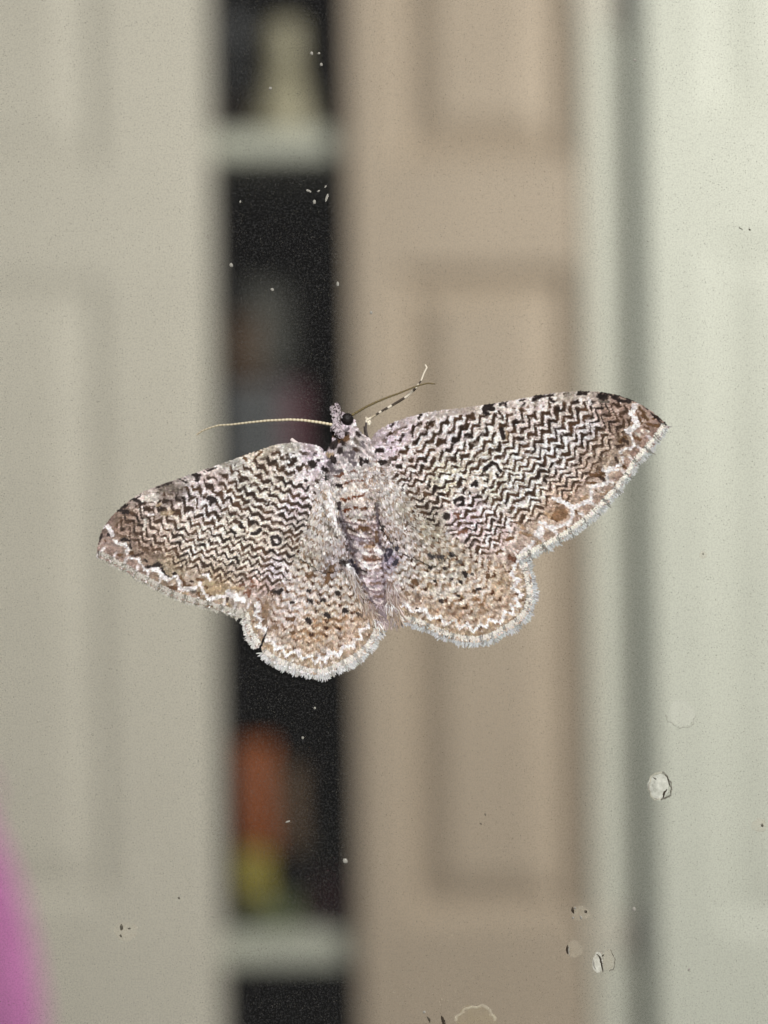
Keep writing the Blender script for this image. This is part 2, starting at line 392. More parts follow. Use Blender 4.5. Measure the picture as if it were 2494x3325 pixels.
CP = """1260 1440 212 200 207;1330 1500 225 212 205;1450 1420 220 212 208;1450 1550 232 220 198;1600 1500 232 224 210;1600 1600 232 224 205;1750 1350 214 204 196;1800 1450 228 224 220
1850 1320 205 197 185;1900 1400 215 212 212;1950 1450 200 185 168;1990 1350 156 134 118;2020 1430 150 130 110;1960 1500 174 155 134;2110 1400 172 148 134;2080 1480 190 165 150;2050 1550 208 184 168
1950 1620 204 187 172;1850 1700 206 186 170;1825 1665 176 150 124;1760 1700 212 194 176;1700 1790 208 190 178;1600 1740 222 205 200;1550 1650 222 210 212;1500 1700 215 200 205;1700 1600 232 226 214
1320 1650 182 176 162;1400 1720 178 171 152;1450 1780 190 180 160;1300 1760 190 182 176;1280 1600 196 192 186
1300 1850 195 190 180;1400 1820 190 180 162;1400 1900 200 188 172;1500 1850 200 190 172;1550 1900 212 200 185;1450 1980 206 190 170;1350 1990 205 190 175;1620 1900 212 192 165;1700 1900 222 208 195
1650 2000 215 195 175;1550 2050 205 185 160;350 1680 122 102 92;400 1700 135 115 98;350 1780 170 150 138;450 1720 150 132 115;430 1850 172 152 140;480 1800 150 130 112;560 1850 165 150 125
600 1920 190 172 155;700 1910 165 148 118;760 1950 200 190 178;490 1620 205 194 184;550 1600 130 118 108;640 1620 208 203 202;700 1640 217 212 212;760 1500 200 200 192;700 1560 198 184 176
850 1480 195 186 168;950 1480 208 208 200;1020 1480 210 198 208;800 1600 205 203 190;900 1600 216 210 194;960 1640 225 212 218;600 1700 216 206 192;500 1730 205 190 175;640 1780 220 213 200
750 1700 210 205 190;850 1750 210 200 184;800 1800 208 202 186;900 1850 210 204 208;860 1900 190 170 160;950 1780 190 182 168;1000 1700 188 182 172;1060 1640 208 204 198;1080 1720 203 198 192
1000 1820 182 174 158;1000 1900 198 188 178;950 1950 208 198 192;900 2000 192 177 167;1100 1880 198 190 178;1150 1950 203 193 178;1050 2000 204 190 170;850 2020 178 163 152;1000 2080 200 180 154
1150 2060 217 198 182;880 2090 205 196 186;950 2150 228 225 221;1050 2150 228 225 223;1180 2000 196 172 146;1150 1450 184 176 172;1160 1520 206 200 196;1150 1600 220 208 196;1160 1680 190 182 176
1150 1750 152 140 145;1200 1720 170 155 156;1210 1800 207 197 192;1220 1880 197 183 188;1240 1960 152 137 142;1100 1400 204 190 195;1080 1840 165 158 160;1270 1820 150 140 160"""
cps = np.array([[float(a) for a in r.split()] for r in CP.replace('\n', ';').split(';')])
cx_, cy_ = np.meshgrid(np.arange(X0, X1 + 8, 8), np.arange(Y0, Y1 + 8, 8))
num = 0; den = 0
for c in cps:
    wgt = 1.0 / (((cx_ - c[0]) ** 2 + (cy_ - c[1]) ** 2) + 300.0) ** 1.8
    num = num + wgt[..., None] * c[2:5]; den = den + wgt[..., None]
coarse = num / den
u = (gx + 14 * (vnoise(gx, gy, 26, 5) - .5) - X0) / 8.0; v_ = (gy + 14 * (vnoise(gx, gy, 26, 6) - .5) - Y0) / 8.0
u = np.clip(u, 0, coarse.shape[1] - 1.001); v_ = np.clip(v_, 0, coarse.shape[0] - 1.001)
iu = u.astype(int); iv = v_.astype(int); fu = (u - iu)[..., None]; fv = (v_ - iv)[..., None]
IMG = (coarse[iv, iu] * (1 - fu) + coarse[iv, iu + 1] * fu) * (1 - fv) + (coarse[iv + 1, iu] * (1 - fu) + coarse[iv + 1, iu + 1] * fu) * fv
BASEL = IMG.mean(-1).copy()
# mottling: light membranes between darker scale drifts
n1 = vnoise(gx, gy, 7, 11); n2 = vnoise(gx, gy, 14, 12)
mott = np.clip((n1 * .6 + n2 * .4 - .50) * 4, 0, 1)
lum = IMG.mean(-1)
dk = np.clip((218 - lum) / 60, 0.12, 1.0)
IMG *= (1 - (0.22 * mott * dk))[..., None]
IMG += (np.clip((0.42 - n1 * .5 - n2 * .5) * 5, 0, 1) * 16)[..., None]

PAL = dict(n=(142, 110, 80), k=(34, 25, 22), b=(94, 68, 44), g=(104, 96, 86), m=(166, 146, 116), o=(172, 144, 114), p=(96, 88, 90), r=(112, 76, 58), R=(96, 48, 20), q=(46, 40, 50), w=(236, 232, 228), v=(150, 140, 146), d=(60, 44, 34), y=(206, 200, 188))
S300 = 300 / 165.9
CR = dict(A=(1200, 1320, S300), B=(1450, 1270, S300), C=(1700, 1270, S300), D=(1900, 1270, S300), E=(1250, 1550, S300), F=(1500, 1550, S300), G=(1750, 1500, S300),
          H=(300, 1580, S300), I=(500, 1500, S300), J=(760, 1430, S300), K=(500, 1730, S300), L=(750, 1680, S300), M=(1000, 1300, S300), N=(1020, 1560, S300), P=(1150, 1650, 3.918), Q=(700, 1700, 3.617))
ST = """
A|7 12,80 22,80|6 18,99 28,100|5 20,100 20,106|3 30,92 38,91 43,89|5 20,66 30,62|5 38,55 45,64|4 38,36 43,30|4 44,76 50,70|4 47,80 52,80|4 54,74 66,77 71,85 66,90|4 67,52 70,43 76,37|3 66,54 78,54|6 78,66 82,58|3 88,22 91,16|4 90,38 102,34|3 92,27 95,30|4 114,33 122,32 130,35|9 144,20 152,24|g4 152,28 158,26|3 92,68 97,62|4 102,58 114,56|4 106,65 118,63|3 102,75 109,72|5 132,44 134,52 139,52|3 137,39 148,38|8 158,46 164,54|5 138,60 139,68|4 162,65 166,63|4 88,86 96,88|g6 93,90 94,104|6 110,88 118,90 119,98|5 108,104 112,112|4 119,80 128,80|6 143,82 148,77|4 73,98 78,94|3 74,102 86,107|6 132,106 142,97|4 142,97 148,100|5 130,108 132,118 136,126|5 108,128 124,124 134,125|q4 56,118 62,114 70,110 74,106|q5 75,112 72,120 66,124|d2.5 48,106 54,107|4 40,104 42,112 38,122 34,118|d5 86,118 96,115 102,114|5 90,120 91,134|5 106,130 108,138|3 54,130 62,133 68,135|4 51,138 54,144 60,148|4 79,134 86,142|6 88,156 98,152 104,147|4 68,160 73,150|5 84,162 90,164|5 150,127 153,134|5 164,122 164,136|3 132,140 146,138|5 136,150 148,148 162,145
B|4 66,26 80,25|8 66,32 80,32|6 66,40 74,42|6 80,48 84,54 74,60|4 94,25 104,22|3 104,24 106,31|6 103,40 110,38|4 130,18 138,15|3 134,28 139,23|g3 132,40 137,34|g3 36,43 38,48|5 154,16 166,12|d4 24,60 32,62|4 52,56 52,64|3 70,64 72,70 66,74 74,80|4 80,84 80,92 76,100|4 76,100 60,106 48,110|5 47,112 48,120 52,126|5 42,70 48,76 54,84 56,90 52,96|4 52,96 42,102 32,108|7 28,110 28,119|6 18,76 24,72|5 26,80 32,88|5 22,92 28,94|6 4,104 6,112|g2 12,102 20,101|8 97,70 99,76 101,83|5 102,84 102,108|4 98,108 108,114 106,122 96,128|m3 106,66 106,86|d4 84,118 80,124|4 78,128 88,132|5 66,142 76,134 80,130|3 88,134 94,142 96,146|g4 66,147 74,153|4 88,148 90,154|b4 108,138 112,150 110,156|d6 102,160 112,160|6 26,130 32,134|5 46,134 54,130|4 42,140 46,145|5 22,150 28,148|7 25,152 27,166|6 12,152 13,164|4 50,160 54,165|g3 136,68 142,72|g2 112,112 120,113|d3 128,86 126,92 128,104|b5 140,92 146,102 144,110|5 115,126 126,122|4 122,128 130,136|6 136,127 148,130|5 148,134 154,146|4 146,150 156,148|4 124,152 134,151 127,160|g2.5 156,60 150,54 140,48|6 158,120 164,114
C|3 16,16 30,11 52,8|g5 20,19 28,21|d6 44,18 50,22|3 42,26 42,32 50,32|4 46,14 52,20|5 96,6 110,5|g2 70,7 80,4|g2 104,12 110,13|4 132,6 142,10 150,8|4 134,13 146,14|4 156,9 166,12|d2 130,27 145,27|g3 138,20 150,20|g2.5 56,40 64,39 74,37|g3 10,50 16,58 24,56|b3 76,50 80,52|3 94,51 100,52 106,56|g2 106,48 116,44 126,45|5 124,56 136,58 134,64|2.5 80,74 92,70|2 94,68 102,63 102,68 95,71|b3.5 64,78 70,88 76,93|d3 76,93 64,97 56,96|b3 38,100 44,101|4 82,82 94,82|2 94,86 96,98 102,94|d3 38,70 46,70|4 40,82 52,86|4 24,84 28,80|3 32,92 40,88|d3 30,90 26,96 26,106|6 20,118 30,112|4 30,108 32,115|b4 6,92 8,98|4 6,104 10,102 8,110|4 42,106 46,116|b3 44,120 52,123|5 60,108 66,110 72,103|3 72,103 84,105 104,102|3 66,112 62,118|4 92,114 110,113|4 90,118 88,124 94,124|4 96,118 95,120|9 71,125 76,130|g3 62,133 70,132|5 112,90 118,92 118,100|b3 122,104 124,108|d3 112,126 120,130|d4 122,72 128,74|b2 108,78 115,77|5 2,128 10,130|4 10,132 14,144|4 6,152 14,148 18,152|4 24,134 30,132|3.5 28,138 36,146|7 37,156 42,152|3.5 44,138 54,142|3 54,146 60,158 66,164|b4 74,142 84,144|b4 72,152 78,160|b3 14,160 20,161|4 2,164 8,166|b3 134,140 140,150
D|5 24,8 36,10|5 50,14 64,18 78,20|4 20,10 28,14|b4 36,20 44,24|3 18,27 30,26|5 60,26 66,32|3 76,30 80,32|d3 32,44 44,42|b7 48,40 60,50|b6 62,52 78,46|b5 70,58 80,58|b6 44,56 40,62|b8 52,72 60,84|d6 66,88 74,92|d5 56,100 66,98|b6 60,92 70,84|b3 94,30 104,42|b3 96,50 98,58|b3 106,66 112,68|b5 84,82 96,88|b4 120,50 124,46|k2 104,28 122,46 140,62|k4 136,60 143,62|b5 30,104 42,104|d4 32,114 44,116|d4 52,120 56,128|d3 18,136 28,136|b4 28,144 34,150|b5 8,150 28,152|k4 4,90 10,96|k3 4,126 10,128|b4 62,134 70,138|b5 100,44 110,52|b5 112,60 130,64
E|3 24,2 40,8|5 22,12 28,18 32,22|4 51,8 60,16|6 62,30 70,26 76,20|6 52,42 60,36|3 39,30 44,28 50,20|4 67,56 71,48 74,38|g4 82,36 91,35|4.5 84,47 96,47 106,48|6 84,54 83,62 82,69|12 109,69 110,70|6 126,42 132,38 140,38|3 124,46 128,51 136,48 142,42|4 108,24 120,21|4 126,18 140,16|6 137,2 138,20|4 96,14 97,20|3 103,40 106,41|r4 124,64 130,66 130,80|b4 106,88 116,89 126,88|b6 116,84 122,78|4 142,78 148,90 152,100|4 130,104 140,106 150,102|5 122,6 127,8|2 112,12 118,12|r6 132,98 145,96|6 77,136 84,140|6 93,140 100,140|5 116,135 121,139|g2 20,66 34,74 48,86|g2 54,92 68,97|g3 54,106 64,114|g2 66,114 76,120|g5 146,118 156,120|4 158,60 162,54|5 160,92 162,100|q4 4,130 9,127|q4 20,122 22,130
F|3 16,14 22,8 28,15 18,14|6 0,0 2,24|4 0,36 1,50|b5 40,12 44,18 40,26|d5 24,30 34,32 44,28|5 72,8 80,4|d3 72,11 82,8|b4 98,10 104,18|d3 86,24 98,22|3 58,26 62,24 72,22 78,22|4 56,26 58,34|6 115,8 117,8|4 118,13 121,15|b3 124,7 128,7|5 146,2 156,4|3 70,38 82,35|4 94,37 104,36 114,32|4 72,40 72,50|4 66,56 76,55|3.5 84,52 90,48 98,47|3 104,48 112,48 118,52 121,55|6 86,52 92,60 90,70|4 72,69 84,68 92,68|4 68,70 70,76|6 68,76 70,96 64,98|4 130,20 136,24|3 140,18 150,17 165,17|5 138,38 138,44 134,48 126,49|5 135,38 143,36|5 154,34 158,34|d5 160,42 156,54 150,60|3 108,64 122,66 142,65|b4 110,70 116,78|4 34,44 36,50 38,60|5 50,56 54,58|3 16,74 24,75 32,74|4 4,78 9,88 13,98 10,104 0,106|4 52,68 56,76 52,84 44,88 38,88|4 36,88 24,92|6 24,94 26,108|4 26,108 22,118|g4 8,116 16,120|5 40,104 44,112 46,124 48,128|3 44,102 56,98|d5 60,118 70,124|d5 28,130 36,130|b3 60,136 68,130 72,132|b4 86,84 93,90|b3 100,88 103,84|b5 90,98 94,102|o5 104,98 112,102 122,104|b4 80,112 90,108|r8 84,142 94,148|m6 134,118 138,118|g3 18,48 24,56|p4 6,60 14,62|o8 150,66 164,74|o5 100,84 112,92
G|3.5 2,42 14,46 34,44 38,40|4 38,40 34,32 24,18|4 18,12 24,12|7 8,30 14,24|b4 44,24 50,30|b3 52,36 56,44 52,50 42,56|7 2,62 6,70|6 16,60 22,60|4 20,66 20,76|5 12,86 20,82|b4 46,14 56,17|b2.5 62,38 70,36 70,46|6 38,6 46,2|b3 48,70 62,66 64,60|o7 72,68 84,62|n17 31,96 42,94|b6 34,92 44,96|b5 22,100 30,104|b3 42,76 44,84|3 72,28 74,32|d4 108,28 116,34|b3 84,38 100,38|b3 106,18 112,24|b3 64,88 66,92|b3 100,52 104,54|o5 110,58 126,52|b3 134,40 138,46|o4 46,122 62,114|b2.5 48,118 50,120|g4 44,152 48,150|k3 94,112 100,116|g3 126,76 134,82
"""
ST += """
M|k4 44,58 50,56|k4 66,62 70,60|k5 60,90 58,94|k4 20,108 24,104|d4 84,88 90,92|k4 62,76 66,80|p5 40,112 46,124|p4 52,128 60,126|k3 88,60 92,64|k4 30,68 36,64|p4 76,110 84,116
N|p5 44,66 52,80 60,90|p5 62,100 70,122|b3 80,70 90,72|k3 46,40 47,50|p4 112,60 114,76|d4 98,96 104,100|p4 116,112 122,124|k4 82,158 92,164|b3 60,66 66,70|w3 84,90 92,104
H|5 34,56 46,44 58,36 64,34|6 58,44 66,46|4 70,24 84,18 88,16|5 78,22 84,26 92,30|b4 94,34 88,42 80,48|d8 34,62 44,72 50,84 52,94|3 52,96 62,94 70,97|b6 56,60 60,62|3 68,52 66,66|d4 80,52 84,60|4 92,56 100,54 106,58|4 106,60 104,70|d5 70,70 80,70 90,68|4 90,70 90,84 88,96|d4 76,84 78,85|4 92,98 100,97|3 102,72 100,86|3 102,40 108,44 120,43|g4 122,44 120,54|b4 110,60 114,72 124,68|3 112,72 126,70 134,68|3 102,84 112,80 124,80|4 128,82 132,90 130,96|g6 114,92 118,92|3 124,98 136,96 150,94|g8 126,12 132,16|g6 150,10 156,18|d6 124,28 138,30 140,34|m3 118,34 124,32|g8 136,20 140,24|4 128,54 136,58 146,54 154,56|4 150,40 160,40|5 154,56 158,64|m8 130,48 144,46|d5 100,108 108,114|5 116,104 118,112|4 132,108 146,108|3 142,110 142,120|b6 72,118 76,124|d3 74,124 92,120|3 96,130 100,134|4 100,144 112,142 120,138 126,140|4 126,146 134,162|g4 146,122 150,128 158,126|d5 130,126 136,120|4 30,85 36,87|b3 25,96 27,97|b3 48,122 56,122|3 12,112 13,120|2 14,104 17,92 22,80|g5 150,86 158,98|4 160,110 162,111|g6 140,76 143,78|k3 70,102 72,110|d4 110,100 112,104
I|3 6,46 20,40 34,36|g6 10,54 20,50|g8 30,40 44,50|d6 14,56 24,58|g6 40,62 48,56|d6 14,76 26,76 34,72|d5 44,80 36,84|3 50,30 58,28|4 54,34 60,37|5 74,22 84,24|6 80,26 80,34|b6 78,38 82,50|3 94,16 104,14 114,9|g5 100,26 110,28|3 104,30 108,30|d4 96,47 104,42 112,40 118,46|5 124,48 126,56 124,64|g3 86,52 90,58 96,66|7 99,66 104,64 112,68 104,72|4 54,74 64,74 72,78|4 72,82 84,85 92,86|d3 94,90 98,98 110,102 116,100|4 110,80 118,92|4 120,94 120,100 122,106 132,108|d3 128,92 138,94 142,98|5 134,70 136,76|5 148,75 158,72 164,82|6 142,42 142,58|4 146,60 158,64 166,64|8 162,36 164,48|g4 126,32 130,36|g2 142,28 154,26|b4 52,84 62,88|b5 18,98 30,96|6 32,98 42,96 46,104|4 48,108 58,107 68,105|5 70,108 71,116|3.5 72,118 76,126 88,127|5 94,126 98,132 96,146|4 98,150 106,146 118,142 124,138|d4 60,94 64,96|3 79,98 82,98|b5 84,108 92,112|d4 100,114 112,113|b3 112,130 120,126|4 2,116 14,114 30,110|g8 33,120 36,120|g3 46,122 54,120|3 4,124 18,128|4 18,132 18,140 34,138|g5 42,134 50,146|5 62,130 66,142|g4 70,138 82,136|5 79,140 82,140|4 50,154 62,154|7 70,152 74,160|4 86,146 86,164|g4 96,158 100,158|b5 8,150 12,156|3 26,152 34,154|b3 122,146 132,160 138,164|3 118,156 120,164|b3 134,136 146,142 158,138 166,136|g4 140,120 148,126|d4 156,114 164,118 164,124|d4 146,106 156,108|3 156,152 166,148
J|b4 21,32 24,36|b3 40,32 46,26 50,22|4 42,42 52,40|b4 62,26 68,34|g2 62,46 68,44|g3 82,26 82,30|5 86,34 90,36|4 88,40 82,46 86,54 90,54|g4 56,54 62,58 66,60|5 60,64 64,70|g3 74,58 78,62|6 38,64 44,66|4 40,70 38,78|3.5 92,60 102,60 106,58|3 100,64 108,70 118,72|3.5 118,72 126,79 134,78 138,84|q5 138,84 144,92|b3 104,36 112,44 118,48|5 117,54 120,55|p2 114,28 118,30|4 131,30 130,36|7 141,42 146,43|d3 138,60 148,62 154,66|p3 131,61 133,63|p3 146,26 150,26|6 18,72 18,82 22,88|3.5 26,88 36,92 46,93|4 46,96 48,104|g3 46,82 52,80|g2.5 74,76 82,72|4 96,78 104,84 108,88|g4 90,74 88,84|3 92,92 98,94|4 110,88 116,96 122,100|p5 128,90 128,100|4 70,96 80,98|6 78,100 84,108 88,110|5 88,108 98,106 104,104|4 104,104 112,110 116,118|4 120,120 128,124|q4 132,102 136,112|4 133,128 136,128|4 2,98 8,102 20,101 28,104 34,108 33,118|5 34,124 42,122|4 44,124 54,127 62,126|5 62,130 66,138 72,142|3.5 72,142 84,138 92,136|5 92,138 98,148|4 102,152 112,150 120,153|4 56,108 60,110 66,114|5 70,120 78,126|4 78,126 88,122 94,120|4 96,122 102,126 104,134|5 104,134 112,138 120,134|4 124,136 128,146|g4 4,112 14,112 20,118 20,124|4 18,132 26,138|3 34,138 46,138 56,142 60,150|3 62,154 68,158 74,152 84,150 88,152|3 90,154 92,164|b3 2,144 8,150|3 14,152 18,156|g3 60,84 64,90|g3 68,90 72,90
K|5 2,10 8,8|d3 16,14 40,8|g5 42,8 50,18|5 62,6 66,16|g3 70,8 76,9|5 80,13 84,12|5 96,2 98,16 96,26|4 100,20 110,16 118,14|3.5 50,26 62,26|6 70,28 76,30|3 74,32 76,42|4 85,16 86,30|4 86,36 98,34|d3 20,24 34,26|b5 36,34 40,40|b4 42,42 52,38|d3 58,40 64,48|5 72,44 76,54 84,56 90,54|3 92,50 102,44|d4 18,46 20,38|4 2,60 10,57|4 12,60 20,76|4 22,76 28,78|3 36,72 42,72|g4 52,56 54,62|4 64,58 66,62|4 70,66 82,70 94,64|3 118,32 120,38|2.5 120,40 122,48|b4 124,22 134,32|3 138,46 144,46|3.5 112,56 116,66 120,68|4 146,56 156,56 160,52|4 156,36 164,38|3 152,24 164,20|b3 102,68 108,76 112,82|4 122,84 128,84 138,76|b3 131,66 134,66|g3 146,78 154,76|b5 50,80 56,90|d3 68,86 72,86|b4 80,82 88,84|b3 56,94 68,94|m16 98,100 118,100 128,98|m8 142,98 160,100|b3 98,108 104,112|b3 94,94 98,98|g6 71,104 74,104|b4 82,108 83,112|b3 76,126 84,128|b3 98,128 108,130|d3 132,122 134,116|m8 136,128 137,132|b6 30,98 42,98|m6 54,108 60,108
L|5 40,28 46,28 54,22|b4 20,14 26,22|3 2,22 10,28|3 62,2 68,10|3.5 70,16 78,16 84,12 94,12|4 94,14 98,22 102,28|4 76,2 84,4 92,2|4 104,14 112,12 120,12 128,16|5 116,26 122,28|6 106,50 112,52 118,54|4.5 74,34 84,33 90,40 88,46 80,48 75,42 74,34|3 65,32 64,44|3 61,48 63,50|b3.5 68,56 76,62 84,62 90,58|3 29,34 31,34|b3 0,38 10,40 24,38 28,36|b3 38,44 48,48 54,44|4 20,52 28,48|4 34,62 40,66 50,60 54,57|4 56,58 58,66|4 18,68 24,66|3.5 60,70 66,80|b4 68,82 76,80 84,76 88,72|3 88,74 84,80|b5 98,70 106,76 114,74|5 92,82 94,92|5 94,94 102,100 110,98|g3 30,74 38,82 46,76|5 10,84 18,82 20,86|4 32,94 34,100|4.5 36,96 44,90 46,88|5 46,98 48,106|6 50,108 56,116|g4 58,112 66,106 76,106|5 76,110 77,120|g4 59,92 62,94|p4 74,92 84,96 88,104|p5 88,112 96,112|3 100,110 104,112|b4 136,104 142,106 148,100|d5 78,132 88,134|4 91,128 93,129|r4 18,120 26,118|r5 36,108 40,116|r6 26,134 36,132 34,140|r5 50,146 54,150|r6 39,122 42,122|m6 6,128 16,130|3 60,132 66,134|4 139,130 141,131|3 143,150 146,151|3 75,148 77,148|g3 10,102 14,106
M|4 28,122 36,126|r4 50,134 56,136 62,132|7 8,114 12,116|6 43,80 50,76 46,86|3 36,84 34,90|5 42,104 50,106 48,110|p5 66,100 74,96 82,96 80,100|p2 68,104 78,104|g5 84,72 88,78|p4 98,78 100,84|3 96,104 96,114|4 103,110 106,110|4 54,152 60,154|r2.5 60,150 72,146 84,143|r3 90,144 98,144|r2 72,130 84,126 90,130|b5 42,62 50,62 60,68|b8 60,72 70,70|k3 42,30 50,26|k3 42,24 56,25|p3 66,56 72,52
N|R4.5 50,32 56,36 64,33|R4.5 70,30 80,29 88,26 92,20|R5 56,54 64,50|R5 74,48 84,50 92,50|d6 62,88 72,92|b6 84,86 94,86|o6 94,118 104,118|R3 100,122 102,126|r5 90,140 104,142 114,142|r3 105,150 108,150|b4 112,92 112,106|k6 50,144 58,146|q5 66,142 72,152 78,162|q4 127,132 130,142|q4 138,124 134,132|q3 148,118 150,124|q4 148,143 144,149|v10 66,110 76,116 78,108|p4 76,126 74,120|g3 100,30 104,34|g4 112,40 110,50|g3 106,60 108,62|k4 118,74 120,78|g2 18,40 20,60|g5 24,74 30,84|g2 34,86 40,98|p4 60,102 70,106|p3 56,72 66,84
P|b2 52,46 53,46|3 62,49 63,49|3 74,49 75,49|g3 85,44 88,44|3 91,53 92,56|2 97,54 98,54|3 79,57 80,58|b5 50,60 51,61|2 66,60 67,60|3 88,60 88,61|2 100,67 104,66|b3 110,55 110,57|d4 52,73 53,75|m4 62,64 63,64|3 71,76 72,77|2 85,72 86,72|m3 88,73 90,74|b2 98,68 99,69|b3 43,70 45,71|d3 52,83 53,84|o6 38,80 42,82|o7 62,84 68,86 70,92|o7 78,82 86,84 86,92|o6 100,76 106,78 106,84|o5 91,82 94,82|o5 117,74 119,75|m6 122,60 126,61|o5 112,92 114,96|m4 139,56 141,57|m7 53,96 60,100 65,104|m7 74,102 80,106|o6 104,98 103,104|m5 95,102 98,103|o5 127,84 129,86
Q|3 83,60 85,60|4 109,61 111,62|4 96,68 98,68|3 84,68 86,69|3 69,70 71,70|4 115,77 118,78|4 99,80 102,83|4 83,85 85,88|4 54,60 57,61|b4 67,85 70,85|b3 68,97 70,97|b4 53,92 55,93|o5 70,98 74,102 78,100|o6 90,88 100,88 110,86 116,84|o6 80,98 90,102 98,100|o6 88,98 104,94|o5 110,92 116,96|o6 127,98 131,104|o5 127,84 130,84|b3 100,52 104,36|o6 108,112 104,110|m7 65,115 68,116|m9 80,120 86,122|m6 48,110 52,111|m6 33,94 36,95|p4 35,76 37,77|b5 46,72 44,88|k3 128,80 131,82
"""
WH = """
D|w8 86,28 84,38 80,42|w9 86,50 92,60 80,70 74,72|w4 74,72 80,80 84,90 86,98 78,104|w5 70,104 60,110|w4 64,120 66,128|w4 60,132 50,138 36,144 30,142|w4 6,24 4,14|y5 90,76 96,80|y4 100,72 101,73|y4 108,72 110,74
G|w4 140,14 124,12 118,16|w3 120,20 122,36|w5 124,36 108,42 94,44|w5 92,48 92,66|w6 90,70 74,76 60,82 50,78 40,72 30,66|w5 56,84 58,96 54,106 44,112 24,120 16,116|w4 16,116 8,110 0,110|w4 20,120 32,128|w2.5 70,92 84,98 92,106|w4 24,66 36,64
F|w12 140,94 136,102|w5 126,116 118,128 104,134 100,150|w5 104,150 103,160|w4 160,86 150,88|w4 82,76 80,86 86,96
H|w8 30,70 34,76 40,86|w5 42,96 50,102 60,104 66,110 64,118|w4 62,128 74,128 86,130|w4 86,132 92,142 96,148|w4 100,150 112,146 122,146|w4 122,150 130,160 138,164|y5 96,60 98,66 95,76|y14 102,20 116,20|w4 112,48 114,50 104,50
K|w4 0,68 10,66 14,74 20,82 26,84|w4 26,84 34,80 44,76|w5 44,80 48,88 49,100|w6 50,98 62,100 76,98|w6 84,90 88,100 92,108 100,118|w6 100,118 120,114 130,112|w7 134,104 140,112 148,120 162,118|y3 60,74 66,78|w4 88,74 98,74 104,84|w6 136,146 150,144
L|w7 4,140 12,140 20,148 24,150|w3 82,42 85,43
P|y4 56,54 72,56 84,55|y3 60,70 74,70 82,68 92,64
M|w4 44,16 46,20 52,20|w4 50,12 56,20|w4 48,32 54,36|w4 42,44 50,48|w3 54,50 60,60|w3 78,66 80,76 84,82|w4 18,84 24,96|w4 14,104 26,102|m3 36,98 46,98|w3 80,46 84,44
N|w3.5 26,8 29,26 33,50 38,74 46,92 52,98|y4 84,60 76,66|w4 84,122 94,130|w4 110,124 120,128|w4 92,148 100,156 114,152|w3 50,22 60,14|w3 80,18 94,18|w5 70,160 60,150
"""
def dist_seg(X, Y, ax, ay, bx, by):
    dx, dy = bx - ax, by - ay; L = dx * dx + dy * dy + 1e-9
    t = np.clip(((X - ax) * dx + (Y - ay) * dy) / L, 0, 1)
    return np.hypot(X - ax - t * dx, Y - ay - t * dy)
wob = (vnoise(gx, gy, 6, 21) - .5) * 4.2 + (vnoise(gx, gy, 14, 22) - .5) * 3.0
DM = np.full(gx.shape, 99.0)
KEEP = [(1540, 1572, 26), (1598, 1525, 30), (1448, 1673, 26), (1488, 1630, 26), (898, 1752, 26), (833, 1726, 20), (782, 1714, 24), (690, 1618, 14), (1625, 1408, 14)]
ZONE = np.zeros(gx.shape); ZD = np.zeros(gx.shape)
